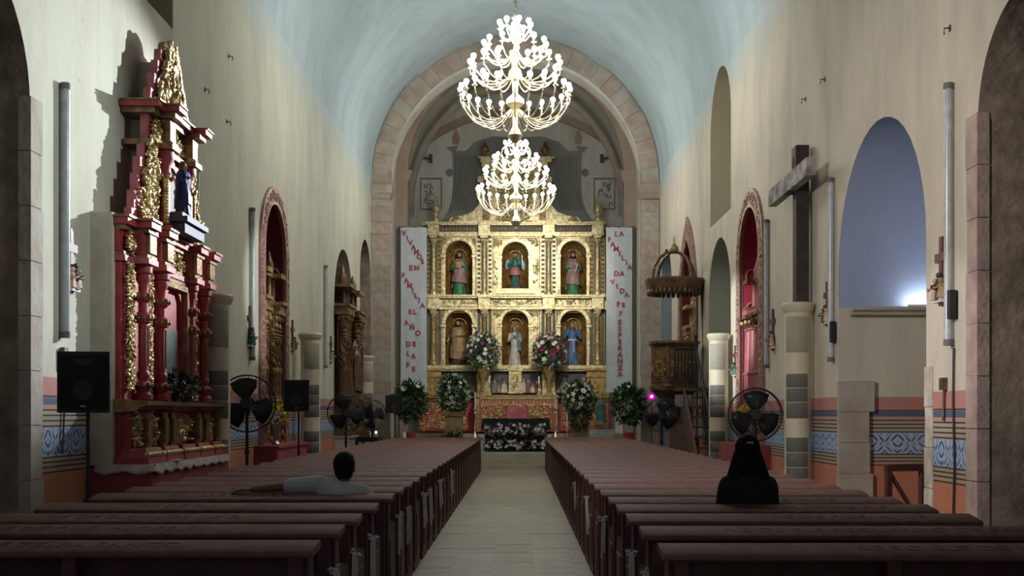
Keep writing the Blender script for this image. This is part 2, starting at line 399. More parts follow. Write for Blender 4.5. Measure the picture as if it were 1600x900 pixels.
cl, cr = cutters(-1), cutters(1)
wl = struct(MB().box(XL-2.2, XL, -2, YE, -.2, ZS).build('wall_left', M_WALL_L)); boolean(wl, [cl])
wr = struct(MB().box(XR, XR+2.2, -2, YE, -.2, ZS).build('wall_right', M_WALL_R)); boolean(wr, [cr])
def half_ring(cx, zs, r0, r1, n=40):
    A = [(cx+r0*math.cos(PI*i/n), zs+r0*math.sin(PI*i/n)) for i in range(n+1)]
    B = [(cx+r1*math.cos(PI*i/n), zs+r1*math.sin(PI*i/n)) for i in range(n+1)]
    return A, B
A, B = half_ring(XC, ZS, RV, RV+2.2)
vt = struct(MB().strip(A, B, -2, YE).build('ceiling', M_VAULT)); boolean(vt, [cl, cr])
for o in (cl, cr): bpy.data.objects.remove(o)

fl = struct(MB().box(-7, 7, -2, YE+8, -.2, 0).build('floor', M_JOINT))
rnd = random.Random(3)
# aisle paving: individual flagstones near the camera, larger continuous strips further off
ty = 4.6
tm = [MB().box(-.2068, .2068, 0, .4135, 0, .009).mesh('floor_tile', mm, 0) for mm in (M_FLOOR, mat('floor_stone_b', (.43, .39, .31), .5, col2=(.33, .30, .25), ns=3), mat('floor_stone_c', (.48, .42, .32), .6, col2=(.37, .33, .26), ns=3))]
while ty < 16:
    for i in range(5):
        o = inst('floor_tile', tm[rnd.choice((0, 0, 0, 1, 2))], fl, (-.99+.415*i+.1, ty, -.003+rnd.uniform(0, .004)))
    ty += .415
MB().box(-1.1, 1.0, ty, 32.4, 0, .008).build('far_paving', M_FLOOR, fl, 0)
MB().box(XL, -1.1, -2, 32.4, 0, .006).build('side_paving', M_FLOOR, fl, 0)
MB().box(1.0, XR, -2, 32.4, 0, .006).build('side_paving', M_FLOOR, fl, 0)
for i in range(3):
    struct(MB().box(XL, XR, 32.4+.3*i, 34.9 if i < 2 else 41, .14*i, .14*(i+1)).build('trim_%d' % (i+1), M_FLOOR, None, 0))
struct(MB().box(-3.7, 3.5, 38.4, 41, .42, .9).build('trim_4', M_STONE2, None, 0))

# ---- chancel arch, with its stones as pieces
R1, Z1 = 3.72, 8.3
ap = arch(XC, 2*R1, -.2, Z1, 36)
wa = MB()
arch_panel(wa, -6.6, 6.4, -.2, 15, XC, 2*R1, Z1, YE, YE+.75, 36)
wa = struct(wa.build('wall_chancel', M_APSE))
sb = [MB().frus(0, 0, 0, 1, .5, .5, .497, .5).mesh('stone_block', mm, 0) for mm in (M_STONE, M_STONE2, mat('rosy_stone', (.46, .37, .31), .9, col2=(.34, .26, .21), ns=3, bump=.5, bs=14))]
for sx in (-1, 1):
    z = .42; xx = XC+sx*(R1+.25)
    while z < 7.85:
        h = rnd.uniform(.36, .5); h = min(h, 7.9-z)
        inst('stone_block', rnd.choice(sb), wa, (xx+rnd.uniform(-.012, .012), YE+.02, z), (0, 0, 0), (.52+rnd.uniform(0, .04), .24+rnd.uniform(0, .015), h-.005))
        z += h
    MB().frus(xx, YE+.05, 7.9, 8.05, .27, .2, .34, .28).frus(xx, YE+.05, 8.05, 8.3, .35, .3, .35, .3).frus(xx, YE+.05, 8.3, 8.4, .35, .3, .3, .22).build('capital', M_STONE, wa, 0)
N = 30
for i in range(N):
    t0, t1 = PI*i/N+.001, PI*(i+1)/N-.001; ro = R1+.53+rnd.uniform(-.03, .03); mb = MB()
    ts = [t0, (t0+t1)/2, t1]
    mb.strip([(XC+(R1-.015)*math.cos(t), Z1+.1+(R1-.015)*math.sin(t)) for t in ts], [(XC+ro*math.cos(t), Z1+.1+ro*math.sin(t)) for t in ts], YE-.06-rnd.uniform(0, .012), YE+.3)
    mb.build('voussoir', rnd.choice((M_STONE, M_STONE, sb[1].materials[0], sb[2].materials[0])), wa, 0)
# chancel: side walls, vault, back wall
RC = 3.8
struct(MB().box(XC-RC-.6, XC-RC, YE+.7, 41.6, 0, 9.3).build('wall_chancel_left', M_APSE, None, 0))
struct(MB().box(XC+RC, XC+RC+.6, YE+.7, 41.6, 0, 9.3).build('wall_chancel_right', M_APSE, None, 0))
A, B = half_ring(XC, 9.2, RC, RC+.8)
struct(MB().strip(A, B, YE+.7, 41.6).build('ceiling_chancel', M_APSE))
wb = struct(MB().box(-5, 5, 41, 41.6, 0, 13.6).build('wall_back', M_APSE, None, 0))
# ribs of the chancel vault
def rib(y, r, zc, ww, dd, m, t0=0., n=30):
    P = [(XC+r*math.cos(t0+(PI-2*t0)*i/n), zc+r*math.sin(t0+(PI-2*t0)*i/n)) for i in range(n+1)]
    Q = [(XC+(r+ww)*math.cos(t0+(PI-2*t0)*i/n), zc+(r+ww)*math.sin(t0+(PI-2*t0)*i/n)) for i in range(n+1)]
    return MB().strip(P, Q, y, y+dd)
rib(36.4, 3.42, 9.2, .45, .4, M_STONE).build('rib', M_MURALB, wb)
for sx in (-1, 1):
    MB().tube([(XC+sx*3.75*math.cos(t), 40.8-2.4*math.sin(t), 8.6+3.95*math.sin(t)) for t in [PI/2*i/14 for i in range(15)]], .13, 8).build('diagonal_rib', M_STONE2, wb)
    MB().box(XC+sx*3.62-.2, XC+sx*3.62+.2, 36.35, 36.85, .42, 9.0).frus(XC+sx*3.6, 36.6, 8.9, 9.25, .2, .25, .33, .33).build('wall_shaft', M_MURALB, wb, 0)
# wall arch (formeret) and painted architecture on the back wall
rr, zc = 5.2, 7.0
P = [(XC+rr*math.cos(t), zc+rr*math.sin(t)) for t in [math.radians(42+96*i/24) for i in range(25)]]
Q = [(XC+(rr+.25)*math.cos(t), zc+(rr+.25)*math.sin(t)) for t in [math.radians(42+96*i/24) for i in range(25)]]
MB().strip(P, Q, 40.86, 41).build('wall_arch', M_MURALB, wb)
def BX(px, Y=41): return (px-PX)*Y/FPX
def BZ(py, Y=41): return EYE+(PY-py)*Y/FPX
mir = lambda L: [(1616-x, y) for x, y in L]
half = [(806,215),(770,213),(742,222),(728,236),(712,236),(716,228),(697,230),(707,240),(708,290),(706,312),(700,330),(690,345),(668,352),(668,372),(806,372)]
for L in (half, mir(half)):
    MB().prism([(BX(x), BZ(y)) for x, y in L], 40.985, 41).build('mural_retablo', M_MURAL, wb, 0)
for L in ([(708,226),(706,216),(710,206),(712,200),(716,208),(719,217),(716,226)],):
    for Q_ in (L, mir(L)): MB().prism([(BX(x), BZ(y)) for x, y in Q_], 40.98, 41).build('mural_finial', M_MURALB, wb, 0)
for x0 in (700, 912):
    MB().ball((BX(x0+2), 40.99, BZ(270)), (.14, .012, .14), 12, 6).build('mural_volute', M_MURAL, wb)
for cx in (673.5, 944.5):
    mb = MB(); L = [(cx-17, 278), (cx+17, 278), (cx+17, 328), (cx-17, 328)]; L = [(BX(x), BZ(y)) for x, y in L]
    I = [(BX(x), BZ(y)) for x, y in [(cx-15, 280.5), (cx+15, 280.5), (cx+15, 325.5), (cx-15, 325.5)]]
    mb.strip(L+[L[0]], I+[I[0]], 40.98, 41); rq = random.Random(int(cx))
    for q in range(11):
        x, y = rq.uniform(cx-11, cx+11), rq.uniform(285, 321)
        mb.tube([(BX(x+4*math.cos(t*.8+q)*(1-t/9)), 40.99, BZ(y+5*math.sin(t*.8+q)*(1-t/9))) for t in range(7)], .02, 4)
    mb.build('mural_panel', M_MURALD, wb, 0)
# painted pleats of the mural retablo
mb = MB()
for s_ in (-1, 1):
    for q in range(9):
        x = 806+s_*(62+4*q); mb.tube([(BX(x+s_*(t*t*.0012)), 40.985, BZ(245+t)) for t in range(0, 95, 12)], .02, 4)
mb.build('mural_pleat', M_MURALD, wb)
for s_ in (-1, 1):
    a = thing('wall_bracket', 'dark iron bracket on the chancel wall %s' % ('above the VIVAMOS banner' if s_ < 0 else 'above the LA FAMILIA banner'), 'bracket', (XC+s_*3.2, 41, BZ(252)))
    MB().tube([(s_*.42, 0, .2), (-s_*.2, -.55, -.05)], .035, 6).build('arm', M_DARKBAND, a); MB().tube([(-s_*.2, -.55, -.17), (-s_*.2, -.55, .12)], .06, 8).build('lamp_head', M_DARKBAND, a)

# ---- stone edges left bare on the nave walls
rq = random.Random(5)
def bare_stone(side, Y0, Y1, z0, z1, n, name='stone_edge', m=M_STONE2, X=None, par=None):
    Xw = XL if side < 0 else XR
    hs = (z1-z0)/n
    for i in range(n):
        a, b = Y0-.012, Y1+rq.uniform(-.02, .02)
        MB().box(min(Xw-side*.012, Xw+side*.1), max(Xw-side*.012, Xw+side*.1), a, b, z0+hs*i+.004, z0+hs*(i+1)-.004).build(name, m, wl if side < 0 else wr, 0)
bare_stone(1, 10.42, 10.66, 0, 4.3, 9, m=mat('rosy_edge_stone', (.50, .38, .33), .9, col2=(.36, .26, .23), ns=5, bump=.5, bs=20))
bare_stone(-1, 10.25, 10.5, 0, 4.4, 9)
bare_stone(1, 11.55, 11.76, 0, 2.05, 5, m=mat('pale_edge_stone', (.66, .62, .54), .9, col2=(.45, .38, .33), ns=6, bump=.6, bs=20))
# bare pier on the far jamb of the blue arch (faces the camera)
for i in range(5):
    MB().box(XR-.01, XR+.42+rq.uniform(-.04, .04), 14.9, 15.0, .4*i, .4*i+.395).build('stone_edge', M_STONE2, wr, 0)
MB().prism([(14.97, 2.83), (14.86, 2.85), (14.86, 2.88), (14.80, 2.91), (14.80, 2.95), (14.97, 2.95)], XR+.15, XR+1.5, 'x').build('cornice', M_STONE2, wr, 0)
t = thing('ledge_lamp', 'glowing white fluorescent lamp lying on the cornice of the blue arched recess', 'lamp', (XR+1.18, 14.83, 2.95))
MB().box(-.32, .32, -.025, .03, 0, .03).build('lamp_base', M_WHITE, t); MB().cyl((-.3, 0, .05), (.3, 0, .05), .018, n=10).build('tube', mat('fluorescent', (1, 1, 1), emit=(.85, .93, 1), es=38.), t)
# ------------------------------------------------------------------ pews
ORD = ('first second third fourth fifth sixth seventh eighth ninth tenth eleventh twelfth thirteenth fourteenth fifteenth sixteenth seventeenth eighteenth nineteenth twentieth '
       'twenty-first twenty-second twenty-third twenty-fourth twenty-fifth twenty-sixth twenty-seventh twenty-eighth twenty-ninth thirtieth thirty-first thirty-second thirty-third').split()
ROWS = {-1: [5.57, 6.39, 7.12, 8.0, 9.02, 9.83, 10.6, 11.4, 12.35], 1: [5.43, 6.3, 7.12, 7.87, 8.6, 9.46, 10.26, 11.1, 11.9]}
for s_ in ROWS:
    while ROWS[s_][-1] < 30.6: ROWS[s_].append(ROWS[s_][-1]+.84)
def pew_meshes(L):
    h = L/2; D = {}
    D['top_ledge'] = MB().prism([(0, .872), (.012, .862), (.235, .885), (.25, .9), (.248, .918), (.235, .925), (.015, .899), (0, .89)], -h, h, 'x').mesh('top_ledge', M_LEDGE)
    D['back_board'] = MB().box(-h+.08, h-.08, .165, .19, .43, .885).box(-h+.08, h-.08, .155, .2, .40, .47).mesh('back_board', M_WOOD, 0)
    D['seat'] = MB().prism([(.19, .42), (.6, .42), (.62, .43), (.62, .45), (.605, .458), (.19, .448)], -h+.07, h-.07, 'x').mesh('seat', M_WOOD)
    D['book_shelf'] = MB().box(-h+.08, h-.08, .03, .165, .62, .638).box(-h+.08, h-.08, .03, .04, .62, .68).mesh('book_shelf', M_WOOD, 0)
    D['post'] = MB().box(-.032, .032, .02, .085, 0, .876).mesh('post', M_WOOD, 0)
    e = MB().prism([(.02, 0), (.64, 0), (.64, .06), (.60, .10), (.60, .62), (.57, .66), (.26, .70), (.22, .885), (.10, .875), (.10, .08), (.02, .06)], -.018, .018, 'x')
    D['end_panel'] = e.mesh('end_panel', M_WOOD, 0)
    D['raised_panel'] = MB().box(-.026, .026, .2, .53, .14, .56).mesh('raised_panel', M_WOOD, 0)
    D['stretcher'] = MB().box(-h+.08, h-.08, .03, .075, .12, .19).mesh('stretcher', M_WOOD, 0)
    return D
PEW = {-1: (-3.37, -1.0), 1: (.68, 2.87)}
LETT = {-1: ['REC. DE TELPA SANCO', 'RE DE F.L.S. HIJOFELS', 'RE DE ELS HIJOS DE F.', 'RE DE FLS', 'RECUERDO DE S.F.', 'NE DE'],
        1: ['RE SO ELS DE L.S.', 'NE DE ELS RECUERDO DE FAM.', 'RE DE F.L.S. HIJOS', 'RECUERDO DE ELS', 'RE DE FLS HIJOS']}
ribbon_m = MB()
for k in (-1, 1): ribbon_m.tube([(0, 0, 0), (k*.03, -.02, .035), (k*.055, -.02, .03), (k*.05, -.02, -.005), (0, 0, -.01)], [.006, .016, .02, .015, .007], 6)
ribbon_m.ball((0, -.01, 0), .026, 8, 5)
ribbon_bow = ribbon_m.mesh('bow', M_CLOTH)
mb = MB()
for k, L_ in ((-.014, .36), (.016, .30)): mb.prism([(k-.012, 0), (k+.012, 0), (k+.017, -L_), (k+.002, -L_-.02), (k-.017, -L_+.01)], -.012, -.006)
ribbon_tail = mb.mesh('tail', M_CLOTH, 0)
for side in (-1, 1):
    x0, x1 = PEW[side]; L = x1-x0; cx = (x0+x1)/2; h = L/2; D = pew_meshes(L)
    for i, y in enumerate(ROWS[side]):
        blk = 'block by the tall red retablo' if side < 0 else 'block by the big wooden cross'
        lab = 'brown wooden pew with wide top ledge, %s row from the camera, %s' % (ORD[i], 'red retablo side' if side < 0 else 'wooden cross side')
        p = thing('pew', lab, 'pew', (cx, y, 0.008), 0, 'wooden pews on either side of the aisle')
        for nm in ('top_ledge', 'back_board', 'seat', 'book_shelf', 'stretcher'): inst(nm, D[nm], p)
        for xx in (-h+.09, 0, h-.09): inst('post', D['post'], p, (xx, 0, 0))
        for xx in (-h+.055, h-.055):
            e = inst('end_panel', D['end_panel'], p, (xx, 0, 0))
            if i < 14: inst('raised_panel', D['raised_panel'], e)
        if i < len(LETT[side]):
            me = text_mesh(LETT[side][i], .115, M_INK, .0012)
            o = inst('lettering', me, p, ((-.15 if side < 0 else .25)+rnd.uniform(-.1, .1), .12, .9125), (math.atan2(.026, .22), 0, 0), (1.1, 1.1, 1), kind='stuff')
    ids = (1, 2, 3, 5, 6, 8, 9, 11, 14) if side < 0 else (1, 2, 5, 8, 11)
    for i in ids:
        y = ROWS[side][i]; xe = (x1-.055+.03) if side < 0 else (x0+.055-.03)
        r_ = thing('ribbon_bow', 'white cloth bow with tails on the aisle end of the %s pew, %s' % (ORD[i], 'red retablo side' if side < 0 else 'wooden cross side'), 'ribbon',
                   (xe-side*.01, y+.045, .70), 0, 'white bows tied on the pew ends')
        inst('bow', ribbon_bow, r_, (0, -.035, 0), (0, rnd.uniform(-.7, .7), rnd.uniform(-.4, .4)), rnd.uniform(.4, .7)); inst('tail', ribbon_tail, r_, (0, -.03, 0), (0, rnd.uniform(-.06, .06), 0), (rnd.uniform(.45, .8), 1, rnd.uniform(.75, 1.1)))

# ------------------------------------------------------------------ the two people
def hand(parts, wrist, d, up, s=1., curl=.35):
    """palm, four fingers of unequal length and a thumb; d = pointing direction, up = back of the hand"""
    d, up = Vector(d).normalized(), Vector(up).normalized(); sd = d.cross(up).normalized(); w_ = Vector(wrist)
    for k in (-.026, -.009, .009, .026): parts.append(('c', w_+sd*k*.75*s, w_+d*.085*s+sd*k*s, .013*s, .012*s))
    for k, ln in ((-.028, .066), (-.009, .078), (.010, .073), (.028, .056)):
        a = w_+d*.085*s+sd*k*s; b = a+(d-up*curl*.5)*ln*.45*s; c = b+(d-up*curl)*ln*.35*s; e = c+(d-up*curl*1.6)*ln*.28*s
        parts += [('c', a, b, .0095*s, .009*s), ('c', b, c, .009*s, .0085*s), ('c', c, e, .0085*s, .007*s)]
    a = w_+d*.02*s-sd*.022*s; b = a+(d*.5-sd*.8)*.045*s; c = b+(d*.85-sd*.4-up*.3)*.035*s
    parts += [('c', a, b, .013*s, .011*s), ('c', b, c, .011*s, .0085*s)]

def head_parts(c, s=1., yaw=0.):
    c = Vector(c); M = Matrix.Rotation(yaw, 4, 'Z')
    V = lambda x, y, z: c+M @ Vector((x*s, y*s, z*s))
    P = [('e', V(0, -.005, .02), (.077*s, .095*s, .098*s), M), ('e', V(0, .03, -.045), (.058*s, .066*s, .072*s), M), ('e', V(0, .07, -.09), (.028*s, .026*s, .026*s))]
    P += [('c', V(0, .094, .0), V(0, .116, -.038), .010*s, .016*s), ('c', V(-.018, .098, -.066), V(.018, .098, -.066), .009*s, .009*s)]
    P += [('c', V(-.05, .082, .022), V(.05, .082, .022), .012*s, .012*s)]
    for k in (-1, 1): P += [('e', V(k*.077, .0, -.012), (.012*s, .022*s, .034*s), M), ('e', V(k*.031, .086, .004), (.015*s, .010*s, .009*s), M)]
    return P

def seated(name, label, X, Y, hair, shirt, pose):
    p = thing(name, label, 'person', (X, Y, .008))
    sh, hd = pose['sh'], pose['head']
    B = [('e', (0, .0, .56), (.175, .13, .12)), ('c', (0, -.01, .58), (0, -.02, .78), .125, .13), ('c', (0, -.03, .78), (0, -.03, sh-.10), .135, .12)]
    for k in (-1, 1):
        B += [('c', (k*.10, 0, .54), (k*.13, .42, .53), .088, .062), ('c', (k*.13, .42, .53), (k*.14, .40, .10), .058, .038),
              ('c', (k*.14, .40, .07), (k*.15, .58, .035), .038, .03)]
    sl, sr = pose['shl'], pose['shr']
    B += [('c', sl, sr, .062, .062), ('c', (sl[0]*.5, -.02, sl[2]+.01), (0, -.005, hd[2]-.15), .05, .05), ('c', (sr[0]*.5, -.02, sr[2]+.01), (0, -.005, hd[2]-.15), .05, .05),
          ('c', (0, -.015, sh-.02), (hd[0], hd[1]-.02, hd[2]-.05), .055, .052)]
    B += [('c', (sl[0]*.8, -.02, sl[2]-.04), (0, -.03, .8), .085, .12), ('c', (sr[0]*.8, -.02, sr[2]-.04), (0, -.03, .8), .085, .12)]
    B += head_parts(hd, pose.get('hs', 1.), pose.get('yaw', 0.))
    for a, e, wr_, dr, up in (pose['armL'], pose['armR']):
        B += [('c', a, e, .055, .042), ('c', e, wr_, .040, .026)]; hand(B, wr_, dr, up)
    blob('body', B, .0075, [M_SKIN, M_JEAN], lambda c: 1 if c.z < .60 and c.y > -.2 and c.z > .06 and (abs(c.x) < .24) and not (c.z > .565 and c.y > .12) else 0, p, 3)
    # shirt: the same trunk, a little wider, with sleeves, open at neck and hem
    T = [('e', (0, .0, .60), (.185, .145, .10)), ('c', (0, -.01, .60), (0, -.02, .78), .138, .145), ('c', (0, -.03, .78), (0, -.03, sh-.10), .15, .135),
         ('c', sl, sr, pose.get('sc', .073), pose.get('sc', .073)), ('c', (sl[0]*.5, -.02, sl[2]+.01), (0, -.01, hd[2]-.165), .058, .055), ('c', (sr[0]*.5, -.02, sr[2]+.01), (0, -.01, hd[2]-.165), .058, .055),
         ('c', (sl[0]*.8, -.02, sl[2]-.04), (0, -.03, .8), .098, .135), ('c', (sr[0]*.8, -.02, sr[2]-.04), (0, -.03, .8), .098, .135)]
    for a, e, wr_, dr, up in (pose['armL'], pose['armR']):
        a, e = Vector(a), Vector(e); T.append(('c', a, a.lerp(e, pose['sleeve']), pose.get('sw', .072), pose.get('sw', .072)*.84))
    blob('shirt', T, .0085, shirt, None, p, 4)
    hair(p, hd, pose.get('hs', 1.))
    # shoes
    for k in (-1, 1): blob('shoe', [('c', (k*.14, .37, .045), (k*.15, .58, .04), .046, .042), ('e', (k*.15, .60, .035), (.045, .06, .033))], .012, M_BLACK, None, p, 2)
    return p

def hair_short(p, h, s):
    x, y, z = h
    blob('hair', [('e', (x, y-.022, z+.028), (.087*s, .095*s, .098*s)), ('e', (x, y-.035, z-.035), (.074*s, .072*s, .07*s)), ('e', (x, y+.03, z+.07), (.072*s, .07*s, .055*s)),
                  ('c', (x-.02, y-.06, z-.075), (x+.02, y-.06, z-.075), .03, .03)], .008, M_HAIR, None, p, 2)
def hair_long(p, h, s):
    x, y, z = h
    B = [('e', (x, y-.02, z+.03), (.092*s, .10*s, .098*s)), ('e', (x, y-.04, z-.05), (.095*s, .08*s, .10*s))]
    for k in range(-4, 5):
        f = k/4
        B.append(('c', (x+.065*f, y-.075+.05*f*f, z-.02), (x+.115*f, y-.095+.05*f*f, z-.20), .038, .045))
        B.append(('c', (x+.12*f, y-.10+.05*f*f, z-.25), (x+.15*f+.01*math.sin(k*2.3), y-.105+.045*f*f, z-.40-.03*math.cos(k*1.9)), .03, .012))
        B.append(('c', (x+.115*f, y-.095+.05*f*f, z-.20), (x+.14*f-.015, y-.10+.045*f*f, z-.36-.05*math.cos(f*2.2)), .045, .022))
    blob('hair', B, .009, M_HAIR, None, p, 2)
    MB().box(x-.022, x+.022, y-.124, y-.108, z+.058, z+.07).build('hair_clip', M_STEEL, p, label='pale metal hair clip')

Xm = -1.42
seated('person', 'seated person with short black hair and pale grey T-shirt, arm along the pew back', Xm, 9.34, hair_short, M_SHIRT,
       dict(sh=.985, head=(0, .03, 1.128), hs=1.04, yaw=-.12, shl=(-.185, -.02, .985), shr=(.165, -.02, .915), sleeve=.86, sw=.082,
            armL=((-.19, -.02, .985), (-.46, -.06, .972), (-.72, -.095, .955), (-1, -.12, -.05), (0, 0, 1)),
            armR=((.165, -.02, .90), (.215, .10, .66), (.10, .31, .62), (-.55, 1, 0), (0, 0, 1))))
seated('person', 'seated person seen from behind with long dark hair, hair clip and black top', 1.64, 8.27, hair_long, M_TEE,
       dict(sh=1.12, head=(0.0, .02, 1.292), hs=1.0, shl=(-.145, -.02, 1.055), shr=(.145, -.02, 1.055), sleeve=.9, sw=.062, sc=.064,
            armL=((-.155, -.02, 1.035), (-.19, .03, .80), (-.10, .25, .64), (.35, 1, -.1), (0, 0, 1)),
            armR=((.155, -.02, 1.035), (.19, .03, .80), (.10, .25, .64), (-.35, 1, -.1), (0, 0, 1))))

# ------------------------------------------------------------------ chandeliers
def chandelier_meshes():
    D = {}
    for nm, r, drop, rise in (('a', 1.0, .58, .0), ('b', .82, .36, .0), ('c', .57, .30, 0), ('d', .29, .24, 0)):
        P = [(.10, 0, -drop*.55), (r*.30, 0, -drop*.9), (r*.55, 0, -drop), (r*.78, 0, -drop*.85), (r*.93, 0, -drop*.5), (r, 0, -.16), (r, 0, -.07)]
        # smooth it
        Q = []
        for i in range(len(P)-1):
            for t in range(3): Q.append(Vector(P[i]).lerp(Vector(P[i+1]), t/3))
        Q.append(Vector(P[-1]))
        for _ in range(2): Q = [Q[0]]+[(Q[i-1]+Q[i]*2+Q[i+1])/4 for i in range(1, len(Q)-1)]+[Q[-1]]
        mb = MB().tube(Q, .0135, 6); mb.lathe([(.006, -.075), (.05, -.06), (.046, -.05), (.018, -.048), (.018, .0), (.0, .002)], 8, (r, 0, 0))
        D[nm] = (r, mb.mesh('arm', M_BRASS))
    D['bulb'] = MB().lathe([(.012, 0), (.020, .012), (.044, .055), (.047, .075), (.036, .105), (.0, .122)], 10).mesh('bulb', M_BULB)
    D['stem'] = MB().lathe([(.0, -1.0), (.03, -.97), (.02, -.92), (.10, -.86), (.14, -.78), (.10, -.70), (.05, -.62), (.06, -.3), (.16, -.2), (.16, -.12), (.05, -.02), (.06, .22), (.13, .32), (.11, .40), (.045, .48),
                            (.045, .62), (.09, .68), (.075, .75), (.03, .82), (.035, 1.02), (.06, 1.06), (.04, 1.12), (.04, 1.2), (.075, 1.24), (.075, 1.28), (.03, 1.32), (.07, 1.36), (.02, 1.42), (0, 1.44)], 16).mesh('stem', M_BRASS)
    mb = MB(); z = 1.44; i = 0
    while z < 5.45:
        mb.tube([(.028*math.cos(t)*(i % 2 == 0), .028*math.cos(t)*(i % 2), z+.05+.062*math.sin(t)) for t in [2*PI*q/10 for q in range(10)]], .008, 5, True); z += .1; i += 1
    D['chain'] = mb.mesh('chain', M_DARKBAND)
    D['rose'] = MB().lathe([(.02, 5.3), (.10, 5.36), (.14, 5.42), (.14, 5.6)], 14).mesh('ceiling_rose', M_BRASS)
    return D
CD = chandelier_meshes()
for (Y, X, Z, lab) in ((21.0, -.07, 7.42, 'large lit brass chandelier nearest the camera, hanging highest in the picture'), (30.0, -.08, 7.36, 'lit brass chandelier hanging in front of the golden altarpiece attic')):
    c = thing('chandelier', lab, 'chandelier', (X, Y, Z), 0, 'brass chandeliers over the aisle')
    inst('stem', CD['stem'], c); inst('chain', CD['chain'], c, kind='stuff'); inst('ceiling_rose', CD['rose'], c, (0, 0, -.04 if Y < 25 else .02))
    for nm, n, z, off in (('a', 24, 0, 0), ('b', 16, .5, .1), ('c', 12, .84, .2), ('d', 8, 1.2, .3)):
        r, me = CD[nm]
        for i in range(n):
            a = 2*PI*(i+off)/n; arm = inst('arm', me, c, (0, 0, z), (0, 0, a)); inst('bulb', CD['bulb'], arm, (r, 0, 0))
    if Y > 25:
        for s_ in (-1, 1): MB().tube([(s_*.05, 0, 1.4), (s_*.36, 0, 1.1), (s_*.38, 0, .95), (s_*.3, 0, .82), (s_*.12, 0, .74)], .025, 6).build('scroll_bracket', M_BRASS, c)
